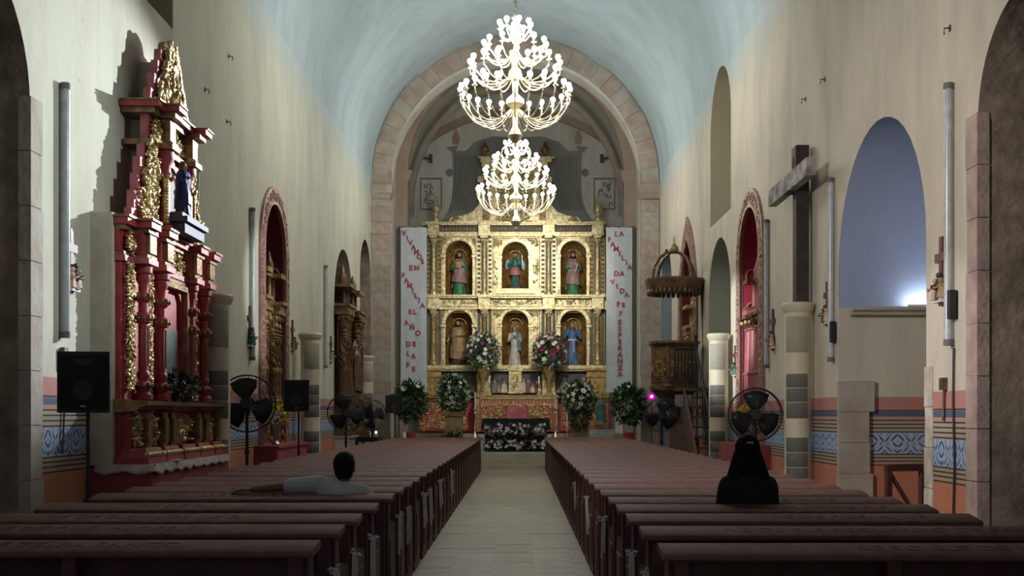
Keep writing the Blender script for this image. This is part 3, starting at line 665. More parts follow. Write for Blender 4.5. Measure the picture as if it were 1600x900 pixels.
# ------------------------------------------------------------------ golden main altarpiece (front plane Y = 40)
RX, RY, RZ = -.13, 40.0, .42
def gx(px): return (px-PX)*RY/FPX-RX
def gz(py): return EYE+(PY-py)*RY/FPX-RZ
ALT = thing('altarpiece', 'tall gilded altarpiece with two rows of statue niches filling the end wall', 'altarpiece', (RX, RY, RZ))
rq = random.Random(11)
MB().box(gx(661), gx(948), .62, .95, gz(675), gz(352)).build('back_panel', M_GOLDD, ALT, 0)
BAYS = [(690, 745, 717, 42), (768, 845, 805, 42), (871, 924, 896, 41)]
for r_, (zt, zb, zsp, ztop) in enumerate(((372, 462, 397, 370), (484, 571, 506, 483))):
    for b_, (x0, x1, xc, ww) in enumerate(BAYS):
        zb2 = 451 if (r_ == 0 and b_ == 1) else zb
        w_ = ww*RY/FPX
        zs_ = gz(zsp if b_ != 1 or r_ else 399)
        arch_panel(MB(), gx(x0), gx(x1), gz(zb2), gz(ztop), gx(xc), w_, zs_, 0, .12).build('niche_front', M_GOLDP, ALT, 0)
        if zb2 != zb:
            MB().box(gx(x0), gx(x1), 0, .5, gz(zb), gz(zb2)).box(gx(x0)+.15, gx(x1)-.15, -.08, .1, gz(459), gz(453)).box(gx(x0)+.2, gx(x1)-.2, -.05, .1, gz(453), gz(451)).build('niche_ledge', M_GOLDP, ALT, 0)
        mb = MB()                                      # raised frame around the bay
        for q in (0, .07):
            X0, X1, Z0, Z1 = gx(x0)+.03+q, gx(x1)-.03-q, gz(zb2), gz(ztop)-.04-q; t_ = .03 if q == 0 else .012
            mb.box(X0, X0+t_, -.05+q*.3, .02, Z0, Z1).box(X1-t_, X1, -.05+q*.3, .02, Z0, Z1).box(X0, X1, -.05+q*.3, .02, Z1-t_, Z1)
        mb.build('bay_moulding', M_GOLDD, ALT, 0)
        # curved niche interior
        ni = MB(); R_ = w_/2+.02; D_ = 1.0
        ni.lathe([(R_, gz(zb2)), (R_, zs_)], 16, (gx(xc), .1, 0), 1, D_, None, None, 0, PI)
        for j in range(6):
            a, b = PI/2*j/6, PI/2*(j+1)/6
            ni.lathe([(R_*math.cos(a), zs_+R_*math.sin(a)), (R_*math.cos(b)+1e-4, zs_+R_*math.sin(b))], 16, (gx(xc), .1, 0), 1, D_, None, None, 0, PI)
        ni.box(gx(xc)-R_, gx(xc)+R_, 0, .62, gz(zb2)-.06, gz(zb2)); ni.build('niche', M_NICHE, ALT)
        # shell ribs and halo ring of the half dome
        mb = MB()
        for j in range(9):
            a = PI*(j+.5)/9
            mb.tube([(gx(xc)+R_*.97*math.cos(a)*math.cos(e), .1+R_*.97*math.sin(a)*math.cos(e), zs_+R_*.97*math.sin(e)) for e in (.02, .5, 1., 1.4)], .018, 4)
        mb.tube([(gx(xc)+.24*math.cos(t), .42, zs_-.02+.24*math.sin(t)) for t in [PI*i/10 for i in range(11)]], .02, 5)
        mb.build('shell', M_GOLDD, ALT)
        # archivolt and imposts, pilasters beside the opening
        A_ = arch(gx(xc), w_+.02, zs_-.05, zs_, 16)[1:-1]; B_ = arch(gx(xc), w_+.24, zs_-.05, zs_, 16)[1:-1]
        MB().strip(A_, B_, -.07, .02).build('archivolt', M_GOLDP, ALT)
        for k in (-1, 1):
            xx = gx(xc)+k*(w_/2+.07)
            MB().box(xx-.06, xx+.06, -.05, .03, gz(zb2), zs_-.12).box(xx-.09, xx+.09, -.09, .03, zs_-.12, zs_-.03).box(xx-.035, xx+.035, -.07, 0, gz(zb2)+.2, zs_-.2).build('pilaster', M_GOLDP, ALT, 0)
        mb = MB()
        for k in (-1, 1): carve(mb, min(gx(xc)+k*(w_/2+.02), gx(x0 if k < 0 else x1)-k*.08), max(gx(xc)+k*(w_/2+.02), gx(x0 if k < 0 else x1)-k*.08), zs_+.3, gz(ztop)-.08, 0, 16, rq, .05, .06)
        mb.build('spandrel_carving', M_GOLDP, ALT, kind='stuff')
        if b_ == 1:
            mb = MB()
            for k in (-1, 1): carve(mb, gx(xc)+k*(w_/2+.27)-.12, gx(xc)+k*(w_/2+.27)+.12, gz(zb2)+.1, zs_-.1, 0, 22, rq, .045, .06)
            mb.build('side_carving', M_GOLDP, ALT, kind='stuff')
# columns with banded strips beside them
def column(parent, x, y, z0, z1, r, m, m2=None, name='column', twist=False, base_m=None):
    h = z1-z0
    prof = [(r*1.5, 0), (r*1.5, .05*h), (r*1.2, .06*h), (r*1.28, .085*h), (r*1.05, .10*h), (r, .12*h), (r*1.03, .36*h), (r*1.15, .37*h), (r*1.15, .39*h), (r*.96, .40*h), (r*.86, .84*h), (r*1.05, .855*h), (r*.92, .87*h)]
    if twist:
        mb = MB(); n = 16; zz = [k/30 for k in range(31)]
        mod = lambda a, z: 1+.20*math.sin(3*a+z*twist) if .42*h < z < .83*h else 1+.06*math.sin(8*a)
        P = prof[:10]+[(r*(.96-.1*t), h*(.40+.44*t)) for t in [q/22 for q in range(1, 22)]]+prof[10:]
        c = mb.lathe(P, 20, (0, 0, 0), 1, 1, mod).build(name, m, parent)
    else:
        c = MB().lathe(prof, 16, (0, 0, 0), 1, 1, lambda a, z: 1+.035*math.sin(10*a)).build(name, m, parent)
    c.location = (x, y, z0)
    if twist:                                          # gilt spirals on the middle of the shaft, gilt rings above and below
        mb = MB()
        for q in range(4):
            mb.tube([(r*1.02*math.cos(q*PI/2-t*5.2), r*1.02*math.sin(q*PI/2-t*5.2), h*(.42+.27*t)) for t in [i/16 for i in range(17)]], r*.13, 5)
        for zz in (.115, .37, .395, .41, .70, .73, .76, .80, .84): mb.tube([(r*1.06*math.cos(2*PI*i/14), r*1.06*math.sin(2*PI*i/14), h*zz) for i in range(14)], r*.12, 5, True)
        mb.build('gilt_bands', m2 or m, c, kind='stuff')
    mb = MB().lathe([(r*.92, .87*h), (r*1.1, .90*h), (r*1.5, .955*h), (r*1.3, .96*h)], 12)
    for i in range(8):
        a = 2*PI*i/8; mb.ball((r*1.28*math.cos(a), r*1.28*math.sin(a), .93*h), (r*.28, r*.28, .03*h), 6, 4)
    mb.box(-r*1.6, r*1.6, -r*1.6, r*1.6, .965*h, h); mb.build('capital', m2 or m, c)
    return c
for r_, (zt, zb) in enumerate(((370, 462), (483, 570))):
    for q, px in enumerate((678, 757, 857, 933)):
        x = gx(px); wl_ = .28
        MB().box(x-wl_, x+wl_, -.02, .12, gz(zb), gz(zt)).build('dark_strip', M_DARKBAND, ALT, 0)
        mb = MB(); n = 13 if r_ == 0 else 1
        for k in (-1, 1):
            if r_ == 0:
                for j in range(n):
                    z0 = gz(zb)+(gz(zt)-gz(zb))*(j+.15)/n; mb.box(x+k*.20-.055, x+k*.20+.055, -.045, 0, z0, z0+.065)
            for e in (.12, .26): mb.box(x+k*e-.012, x+k*e+.012, -.05, 0, gz(zb), gz(zt))
        mb.build('gold_blocks', M_GOLDP if q in (1, 2) else M_GOLDD, ALT, 0, kind='stuff')
        column(ALT, x, -.15, gz(zb), gz(zt), .085, M_GOLDP if r_ == 0 else M_GOLD, M_GOLDP)
# entablatures
def entab(zb, zt, x0, x1, name):
    z0, z1 = gz(zb), gz(zt); h = z1-z0
    MB().box(gx(x0), gx(x1), -.12, .6, z0, z0+h*.22).box(gx(x0-1), gx(x1+1), -.17, .6, z0+h*.22, z0+h*.3).box(gx(x0-2), gx(x1+2), -.28, .6, z1-h*.22, z1-h*.1).box(gx(x0-3), gx(x1+3), -.34, .6, z1-h*.1, z1).build(name, M_GOLDP, ALT, 0)
    return z0+h*.3, z1-h*.22
a, b = entab(370, 349, 663, 943, 'cornice')
MB().box(gx(663), gx(943), -.10, .6, a, b).build('frieze', M_DARKBAND, ALT, 0)
mb = MB()
for i in range(52):
    x = gx(665)+(gx(941)-gx(665))*i/51; mb.ball((x, -.11, (a+b)/2), (.035, .03, .07), 6, 4); mb.box(x-.03, x+.03, -.18, -.1, b, b+.03)
mb.build('frieze_beads', M_GOLD, ALT, kind='stuff')
a, b = entab(484, 462, 660, 948, 'cornice')
MB().box(gx(661), gx(947), -.10, .6, a, b).build('frieze', M_GOLDP, ALT, 0)
carve(MB(), gx(663), gx(945), a+.04, b-.04, -.10, 150, rq, .05, .055).build('frieze_carving', M_GOLDP, ALT, kind='stuff')
for px in (678, 757, 857, 933):
    for (a_, b_) in ((370, 349), (484, 462)):
        MB().box(gx(px)-.20, gx(px)+.20, -.36, -.1, gz(a_), gz(b_)-.03).box(gx(px)-.24, gx(px)+.24, -.42, -.1, gz(b_)-.10, gz(b_)).build('cornice_block', M_GOLDP, ALT, 0)
# predella
MB().box(gx(657), gx(951), -.25, .6, gz(577), gz(571)).box(gx(659), gx(949), -.18, .6, gz(580), gz(577)).build('ledge', M_GOLDP, ALT, 0)
for x0, x1 in ((657, 690), (746, 766), (847, 867), (916, 950)):
    MB().box(gx(x0), gx(x1), -.30, .3, gz(626), gz(580)).box(gx(x0)-.03, gx(x1)+.03, -.34, .3, gz(590), gz(587)).box(gx(x0)-.04, gx(x1)+.04, -.36, .3, gz(580), gz(576)).box(gx(x0)+.08, gx(x1)-.08, -.33, .3, gz(618), gz(594)).build('pedestal', M_GOLDD if x0 in (657, 916) else M_GOLD, ALT, 0)
paint = {n: flat('panel_paint_%s' % n, c, .55, col2=c2, ns=8) for n, c, c2 in (('dusk', (.10, .10, .085), (.04, .045, .045)), ('pale', (.42, .40, .36), (.28, .27, .24)), ('red', (.34, .05, .05), (.2, .03, .03)),
         ('flesh', (.44, .31, .22), (.34, .22, .15)), ('green', (.06, .14, .08), (.03, .08, .05)), ('white', (.60, .58, .54), (.44, .43, .4)), ('mid', (.22, .21, .18), (.13, .13, .11)), ('orange', (.42, .20, .12), (.3, .14, .09)))}
PA = [(690, 746, [(704, 'mid', 596, 6), (716, 'pale', 590, 5), (730, 'pale', 598, 7), (738, 'mid', 604, 5)]),
      (766, 796, [(773, 'mid', 594, 4), (779, 'flesh', 602, 3.5), (788, 'white', 596, 5)]),
      (814, 846, [(818, 'white', 592, 4), (825, 'red', 594, 4), (832, 'white', 602, 3.5), (839, 'red', 596, 3.2), (843, 'white', 589, 2.6)]),
      (867, 916, [(873, 'mid', 603, 4), (882, 'pale', 590, 7), (901, 'pale', 596, 5), (912, 'orange', 590, 6)])]
for x0, x1, figs in PA:
    o = MB().box(gx(x0), gx(x1), .0, .3, gz(614), gz(580)).build('painted_panel', paint['dusk'], ALT, 0)
    for (px, c, py, ww) in figs:                       # flat painted saints: gown, shoulders, head
        q = ww*RY/FPX; z0, z1 = gz(613.5), gz(py); hh = z1-z0
        MB().prism([(gx(px)-q, z0), (gx(px)+q, z0), (gx(px)+q*.85, z0+hh*.55), (gx(px)+q*.6, z0+hh*.75), (gx(px)-q*.6, z0+hh*.75), (gx(px)-q*.85, z0+hh*.55)], -.006, 0).build('painted_figure', paint[c], o, 0)
        MB().ball((gx(px), -.004, z0+hh*.88), (q*.42, .006, hh*.15), 10, 6).build('painted_head', paint['flesh' if c != 'pale' else 'white'], o)
tb = MB().box(gx(795), gx(815), -.22, .1, gz(615), gz(578)).box(gx(793.5), gx(816.5), -.26, .1, gz(580), gz(577)).box(gx(794), gx(816), -.25, .1, gz(615), gz(613)).build('tabernacle', M_GOLDP, ALT, 0)
arch_panel(MB(), gx(798.5), gx(811.5), gz(611), gz(583), gx(805), .20, gz(592), -.26, -.22).build('tabernacle_door', M_GOLD, tb, 0)
carve(MB(), gx(800), gx(810), gz(606), gz(590), -.24, 10, rq, .04, .05).build('door_relief', M_GOLDP, tb, kind='stuff')
# altar block and red and gold frontals
MB().box(gx(655), gx(952), -.12, .6, gz(676), gz(620)).build('altar_body', M_CRIMSON, ALT, 0)
MB().box(gx(744), gx(870), -1.14, -.1, gz(674), gz(622)).box(gx(743), gx(871), -1.2, .0, gz(621.5), gz(618)).box(gx(660), gx(745), -.4, 0, gz(622), gz(620)).box(gx(870), gx(950), -.4, 0, gz(622), gz(620)).build('altar_shelf', M_GOLDD, ALT, 0)
M_FRONT = mat('embroidered_red_frontal', (.42, .06, .06), .5, .0, col2=(.34, .07, .05), ns=10, bump=.3, bs=30)
for x0, x1, yy, nn in ((751, 864, -1.18, 190), (655, 733, -.2, 130), (876, 950, -.2, 120)):
    f = MB().box(gx(x0), gx(x1), yy, yy+.1, gz(673), gz(622)).build('altar_frontal', M_FRONT, ALT, 0)
    carve(MB(), gx(x0)+.08, gx(x1)-.08, gz(671), gz(634), yy, int(nn*1.9), rq, .045, .055).build('frontal_scrolls', M_GOLD, f, kind='stuff')
    mb = MB(); n = int((x1-x0)/5)
    for i in range(n):
        x = gx(x0)+(gx(x1)-gx(x0))*(i+.5)/n; mb.tube([(x-.05, yy-.01, gz(631)), (x-.02, yy-.02, gz(625)), (x+.03, yy-.02, gz(624)), (x+.05, yy-.01, gz(631))], .016, 4)
    mb.box(gx(x0), gx(x1), yy-.02, yy, gz(633), gz(632)).box(gx(x0), gx(x1), yy-.02, yy, gz(623.5), gz(622)); mb.build('frontal_border', M_GOLDP, f, 0, kind='stuff')
# attic: central panel, side scrolls, finials
at = MB().box(gx(757), gx(851), .1, .5, gz(352), gz(250)).build('attic_panel', M_GOLD, ALT, 0)
for px in (760, 848):
    MB().box(gx(px-5), gx(px+5), -.04, .3, gz(348), gz(258)).build('attic_pilaster', M_BROWNG, ALT, 0)
    MB().box(gx(px-7), gx(px+7), -.08, .3, gz(352), gz(345)).box(gx(px-7), gx(px+7), -.08, .3, gz(262), gz(254)).build('attic_pilaster_block', M_GOLDP, ALT, 0)
MB().box(gx(747), gx(866), -.2, .5, gz(249), gz(246.5)).box(gx(751), gx(862), -.12, .5, gz(254), gz(249)).build('attic_cornice', M_GOLDP, ALT, 0)
carve(MB(), gx(776), gx(834), gz(350), gz(262), .1, 170, rq, .12, .11).build('attic_relief', M_GOLDP, ALT, kind='stuff')
for px in (770, 838): MB().box(gx(px-4), gx(px+4), 0, .2, gz(350), gz(262)).build('attic_strip', M_GOLDP, ALT, 0)
hs = [(757, 275), (752, 273), (746, 276), (746, 282), (752, 285), (752, 300), (748, 318), (738, 330), (722, 336), (706, 338), (701, 344), (702, 352), (757, 352)]
for L, nm in ((hs, 0), ([(1609-x, y) for x, y in hs], 1)):
    MB().prism([(gx(x), gz(y)) for x, y in L], .12, .34).build('attic_scroll', M_GOLDP, ALT, 0)
    x = gx(713 if nm == 0 else 896); MB().lathe([(.03, -.03), (.16, -.02), (.2, .02), (.1, .05), (0, .06)], 14, (0, 0, 0), 1, 1, None, Matrix.Translation((x, .12, gz(346))) @ Matrix.Rotation(PI/2, 4, 'X')).build('volute', M_GOLD, ALT)
for px in (758, 851):
    MB().lathe([(.10, 0), (.10, .05), (.05, .09), (.06, .14), (.15, .24), (.16, .30), (.09, .40), (.05, .46), (.03, .54), (0, .57)], 12, (gx(px), 0, gz(246.5))).build('pine_finial', M_BROWNG, ALT)
for px in (682, 934):
    MB().lathe([(.20, 0), (.20, .06), (.17, .10), (.17, .2), (.08, .26), (.08, .33), (.15, .46), (.16, .56), (.08, .70), (.05, .78), (.07, .84), (.03, .96), (0, 1.0)], 14, (gx(px), -.1, gz(352))).build('urn_finial', M_GOLDP, ALT)

# ------------------------------------------------------------------ statues
def statue(label, loc, H, robe, mantle, spec, rotz=0, beard=True, wide=1., name='saint_statue', cat='statue'):
    """standing robed figure of height H; robe and mantle cover one continuous carved body"""
    t = thing(name, label, cat, loc, rotz); u = H/1.7
    rs = random.Random(label); ph = rs.random()*6
    V = lambda x, y, z: (x*u, y*u, z*u)
    B = [('c', V(0, 0, .12), V(0, 0, .8), .235*u*wide, .165*u), ('c', V(0, 0, .8), V(0, 0, 1.25), .165*u, .165*u), ('c', V(-.15, 0, 1.31), V(.15, 0, 1.31), .075*u, .075*u),
         ('c', V(0, 0, 1.3), V(0, -.01, 1.45), .06*u, .055*u)]
    B += [(p[0], V(p[1][0], p[1][1]+.0, p[1][2]), *p[2:]) for p in []]
    for i in range(9):                                 # folds of the gown
        a = 2*PI*i/9+ph; B.append(('c', V(.235*wide*math.cos(a), .2*math.sin(a), .03), V(.14*math.cos(a+.2), .12*math.sin(a+.2), .85), .045*u, .02*u))
    hc = Vector(V(0, -.015, 1.56)); M = Matrix.Rotation(PI, 4, 'Z')
    for p in head_parts((0, 0, 0), u*.98): B.append((p[0], hc+M @ Vector(p[1]), *([hc+M @ Vector(p[2])]+list(p[3:]) if p[0] == 'c' else [p[2]])))
    for k, (e, w_) in zip((-1, 1), spec['arms']):
        s0 = V(k*.19, 0, 1.30); B += [('c', s0, V(*e), .07*u, .062*u), ('c', V(*e), V(*w_), .06*u, .035*u)]
        d = (Vector(w_)-Vector(e)).normalized(); hh = []; hand(hh, V(*w_), d, (0, .3, 1) if abs(d.z) < .8 else (0, 1, 0), u*1.1, .3); B += hh
    zh = 1.45*u
    hands = [(Vector(V(*w_)), (Vector(w_)-Vector(e)).normalized()) for e, w_ in spec['arms']]
    def pick(c):
        if c.z > zh: return 1
        for q, d in hands:
            v = c-q
            if -.02*u < v.dot(d) and (v-d*.1*u).length < .15*u and abs(c.y) > .15*u: return 1
        return 0
    blob('body', B, .017*u, [robe, M_SKINP], pick, t, 1)
    # hair and beard
    HB = [('e', hc+Vector((0, .022*u, .045*u)), (.092*u, .10*u, .088*u)), ('c', hc+Vector((0, .06*u, 0)), hc+Vector((0, .07*u, -.16*u)), .075*u, .065*u)]
    for k in (-1, 1): HB.append(('c', hc+Vector((k*.072*u, .0, .03*u)), hc+Vector((k*.085*u, .01*u, -.13*u)), .026*u, .034*u))
    for k in (-1, 1):
        MB().ball(hc+Vector((k*.031*u, -.088*u, .006*u)), (.013*u, .008*u, .008*u), 8, 5).build('eye', M_HAIR, t)
    if beard: HB += [('e', hc+Vector((0, -.075*u, -.115*u)), (.05*u, .03*u, .06*u))]
    if spec.get('hair', True): blob('hair', HB, .016*u, spec.get('hairm', M_HAIR), None, t, 1)
    if mantle:
        mb = MB(); n = 22
        a0, a1 = spec.get('mantle', (-.5*PI-1.1, -.5*PI+4.6)); z0 = spec.get('mz', .35)
        prof = [(.285, z0), (.27, .6), (.245, .85), (.25, 1.05), (.255, 1.22), (.20, 1.36), (.10, 1.43)]
        vs = []; m_ = n+1
        for r2 in (0, -.02):
            for j, (r, z) in enumerate(prof):
                for i in range(m_):
                    a = a0+(a1-a0)*i/n; q = (r+r2)*(1+.07*math.sin(a*9+ph+z*4)); dz = -.22*(i/n)*(1 if j < 2 else 0)+.1
                    vs.append(V(q*1.02*math.cos(a), q*.9*math.sin(a), z+(dz if j < 2 else 0)))
        K = len(prof)*m_; fs = []
        for L_, s_ in ((0, 1), (K, -1)):
            for j in range(len(prof)-1):
                for i in range(n):
                    f = (L_+j*m_+i, L_+j*m_+i+1, L_+(j+1)*m_+i+1, L_+(j+1)*m_+i); fs.append(f if s_ > 0 else f[::-1])
        for j in range(len(prof)-1):
            for i in (0, n): fs.append((j*m_+i, (j+1)*m_+i, K+(j+1)*m_+i, K+j*m_+i))
        mb.add(vs, fs); mb.build('mantle', mantle, t)
    MB().frus(0, 0, -.0, .035*u, .24*u, .2*u, .22*u, .18*u).build('plinth', M_BROWN, t, 0)
    return t, u, hc
robe = {n: mat('robe_'+n, c, .55, .1, col2=tuple(x*.6 for x in c), ns=6) for n, c in (('green', (.05, .24, .11)), ('rose', (.40, .26, .24)), ('blue', (.10, .21, .40)), ('white', (.66, .64, .58)), ('sky', (.22, .45, .56)), ('tan', (.42, .28, .14)), ('brown', (.10, .06, .04)),
                                                             ('deepblue', (.05, .08, .26)), ('teal', (.05, .20, .18)), ('pink', (.62, .25, .25)))}
A_BOOK = ((-.27, -.02, 1.02), (-.10, -.24, 1.05)), ((.27, -.02, 1.02), (.06, -.26, 1.12))
A_PRAY = ((-.25, -.03, 1.04), (-.03, -.25, 1.20)), ((.25, -.03, 1.04), (.03, -.25, 1.20))
A_UP = ((-.30, .0, 1.08), (-.29, -.12, 1.36)), ((.30, .0, 1.08), (.29, -.12, 1.36))
A_OUT = ((-.28, 0, 1.08), (-.34, -.2, .96)), ((.24, -.04, 1.06), (.05, -.24, 1.08))
sz = lambda py: gz(py)+RZ
def at_px(px): return gx(px)+RX
t, u, hc = statue('saint statue in rose mantle over green gown, upper niche beside the VIVAMOS banner', (at_px(717), 40.28, sz(462)), 1.58, robe['green'], robe['rose'], dict(arms=A_BOOK, mz=.45))
MB().box(-.1*u, .06*u, -.34*u, -.29*u, 1.03*u, 1.25*u).build('book', M_GOLDD, t, 0)
t, u, hc = statue('saint statue in rose mantle over green gown, upper niche beside the LA FAMILIA banner', (at_px(896), 40.28, sz(462)), 1.58, robe['green'], robe['rose'], dict(arms=A_BOOK, mz=.38))
MB().cyl((.08*u, -.32*u, .9*u), (.16*u, -.34*u, 1.2*u), .02*u).build('scroll', M_WHITE, t)
# armoured archangel in the middle of the upper row
t, u, hc = statue('winged archangel statue in teal and pink tunic, middle niche of the upper row', (at_px(805), 40.30, sz(451)+.02), 1.30, robe['teal'], None, dict(arms=A_OUT, hairm=M_BROWN), beard=False, wide=.6)
mb = MB().lathe([(.26*u, .62*u), (.25*u, .75*u), (.19*u, .95*u), (.17*u, 1.0*u)], 20, (0, 0, 0), 1, .85, lambda a, z: 1+.05*math.sin(10*a)); mb.build('pink_skirt', robe['pink'], t)
for k in (-1, 1): MB().prism([(k*.1*u, 1.15*u), (k*.3*u, 1.36*u), (k*.42*u, 1.30*u), (k*.46*u, 1.1*u), (k*.42*u, .85*u), (k*.3*u, .95*u)], .12*u, .16*u).build('wing', robe['sky'], t)
MB().lathe([(.35*u, 0), (.32*u, .12*u), (.22*u, .2*u), (.1*u, .24*u)], 14, (0, 0, 0), 1, .7, lambda a, z: 1+.1*math.sin(5*a)).build('rock', M_DARKBAND, t)
MB().tube([(.34*u, -.2*u, .9*u), (.3*u, -.25*u, 1.5*u)], .012*u, 5).build('sword', M_STEEL, t)
t, u, hc = statue('saint statue in tan mantle over brown gown, lower niche beside the VIVAMOS banner', (at_px(715), 40.28, sz(571)), 1.62, robe['brown'], robe['tan'], dict(arms=A_OUT, mz=.2, mantle=(-.5*PI-1.5, -.5*PI+3.6)))
MB().tube([(-.34*u, -.3*u, .75*u), (-.34*u, -.28*u, 1.1*u)], .015*u, 6).build('attribute', M_GOLDD, t)
t, u, hc = statue('crowned white statue of the Virgin with sky blue mantle, middle niche of the lower row', (at_px(804), 40.26, sz(571)), 1.42, robe['white'], robe['sky'], dict(arms=A_PRAY, mz=.55, mantle=(-.5*PI+.5, -.5*PI+3.9), hairm=M_BROWN), beard=False)
MB().lathe([(.06*u, 0), (.07*u, .04*u), (.09*u, .09*u), (.05*u, .13*u), (0, .15*u)], 10, hc+Vector((0, .01*u, .09*u))).build('crown', M_GOLD, t)
t, u, hc = statue('friar statue in plain blue habit with raised hands, lower niche of the altarpiece', (at_px(895), 40.28, sz(571)), 1.55, robe['blue'], None, dict(arms=A_UP, hairm=M_BROWN), beard=False, wide=.86)
MB().lathe([(.185*u, .96*u), (.192*u, .985*u), (.185*u, 1.01*u)], 16, (0, 0, 0), 1, .98).tube([(.03*u, -.2*u, .98*u), (.05*u, -.23*u, .5*u)], .014*u, 5).build('cord', M_WHITE, t)

# ------------------------------------------------------------------ banners with applied letters
def banner(label, pxs, letters, side):
    Y = 36.15; x = lambda px: (px-PX)*Y/FPX; z = lambda py: EYE+(PY-py)*Y/FPX
    x0, x1 = x(pxs[0]), x(pxs[1]); zb, zt = z(613), z(355); cx = (x0+x1)/2
    b = thing('banner', label, 'banner', (cx, Y, zb), 0, 'long cloth banners at the ends of the altarpiece')
    mb = MB(); N_ = 16; M_ = 14; hw = (x1-x0)/2; vs = []
    for yy in (0, .012):
        for j in range(M_+1):
            for i in range(N_+1):
                u = i/N_*2-1; v = j/M_
                vs.append((u*hw*(1-.015*math.sin(v*3)), yy+.012*math.sin(u*7+v*1.5)*(1-.6*v), v*(zt-zb)))
    K = (N_+1)*(M_+1); fs = []
    for j in range(M_):
        for i in range(N_):
            a = j*(N_+1)+i; fs.append((a, a+1, a+N_+2, a+N_+1)); fs.append((K+a, K+a+N_+1, K+a+N_+2, K+a+1))
    E = [j*(N_+1) for j in range(M_+1)]; E2 = [j*(N_+1)+N_ for j in range(M_+1)]
    for L_ in (E, E2, list(range(N_+1)), list(range(M_*(N_+1), K))):
        for p, q in zip(L_, L_[1:]): fs.append((p, q, K+q, K+p))
    mb.add(vs, fs); mb.build('cloth', M_SILK, b, 60)
    MB().cyl((-hw-.06, .02, zt-zb), (hw+.06, .02, zt-zb), .02).build('rod', M_BROWN, b)
    MB().box(-.02, .02, 0, .03, .42-zb, zt-zb+.04).build('pole', M_DARKBAND, b, 0).location = (side*(hw+.05), .02, 0)
    cache = {}
    for ch, px, py in letters:
        if ch not in cache: cache[ch] = text_mesh(ch, .215, M_REDL, .004, bold=.009)
        o = inst('letter', cache[ch], b, (x(px)-cx, -.016, z(py)-zb), (PI/2, rnd.uniform(-.12, .12), 0), (1.0, 1.0, 1))
def diag(s, x0, y0, x1, y1):
    n = len(s)-1; return [(c, x0+(x1-x0)*i/n, y0+(y1-y0)*i/n) for i, c in enumerate(s)]
banner('white cloth banner lettered VIVAMOS EN FAMILIA EL AÑO DE LA FE', (626, 667),
       diag('VIVAMOS', 632, 365, 660, 409)+[('E', 642, 419), ('N', 651, 419)]+diag('FAMILIA', 630, 431, 660, 478)+[('E', 641, 488), ('L', 648, 488), ('A', 635, 505), ('Ñ', 644, 512), ('O', 653, 521),
       ('D', 638, 538), ('E', 647, 538), ('L', 638, 553), ('A', 646, 557), ('F', 637, 571), ('E', 646, 577)], -1)
banner('white cloth banner lettered LA FAMILIA DA VIDA FE Y ESPERANZA', (947, 988),
       [('L', 963, 366), ('A', 971, 366)]+diag('FAMILIA', 952, 375, 984, 418)+[('D', 963, 428), ('A', 972, 428), ('V', 957, 441), ('I', 964, 448), ('D', 972, 455), ('A', 979, 461), ('F', 966, 476), ('E', 974, 477), ('y', 970, 488)]
       + diag('ESPERANZA', 968, 504, 969, 585), 1)
# ------------------------------------------------------------------ tall red retablo on the left wall (local x along +Y, front faces the nave)
rq = random.Random(21)
RT = thing('red_retablo', 'tall pointed red and gold carved retablo against the wall behind the black loudspeaker', 'altarpiece', (-4.13, 13.4, 0), PI/2)
def zR(y, px=262): return EYE+(PY-y)*13.4/FPX
bk = MB().box(-1.72, 1.72, .0, .25, 1.05, 3.62).build('masonry_backing', mat('cream_masonry', (.60, .55, .42), .9, col2=(.5, .45, .34), bump=.3, bs=12), RT, 0)
def plank(x0, x1, y0, z0, z1, n, m=M_RED, y1=.02): return MB().box(x0, x1, y0, y1, z0, z1).build(n, m, RT, 0)
plank(-1.62, 1.62, -.06, 1.15, 3.55, 'back_panel')
# feet, predella
for x in (-1.35, -.72, -.05, .6, 1.25):
    f = MB().frus(x, -.14, 1.05, 1.12, .31, .22, .30, .21).frus(x, -.14, 1.12, 1.22, .29, .20, .24, .16).build('foot', M_RED, RT, 0)
    mb = MB()
    for i in range(7): mb.ball((x-.25+.083*i, -.32, 1.15), (.045, .05, .035), 6, 4)
    mb.build('foot_leaves', M_GOLD, f, kind='stuff')
MB().box(-1.60, 1.60, -.16, 0, 1.20, 1.60).build('predella', M_RED, RT, 0)
for x in (-1.38, -.82, -.52, .52, .82, 1.38):
    MB().box(x-.09, x+.09, -.27, -.15, 1.20, 1.58).box(x-.07, x+.07, -.29, -.2, 1.26, 1.52).build('predella_block', M_BROWNG, RT, 0)
for x0, x1 in ((-1.26, -.94), (-.36, .36), (.94, 1.26), (-1.58, -1.48), (1.48, 1.58)):
    carve(MB().ball(((x0+x1)/2, -.16, 1.39), ((x1-x0)/2, .04, .17), 12, 6), x0+.03, x1-.03, 1.24, 1.54, -.16, 18, rq, .09, .06).build('predella_carving', M_GOLD, RT, kind='stuff')
MB().prism([(0, 1.58), (-.24, 1.60), (-.28, 1.64), (-.36, 1.66), (-.36, 1.70), (0, 1.72)], -1.68, 1.68, 'x').build('predella_cornice', M_BROWNG, RT, 0)
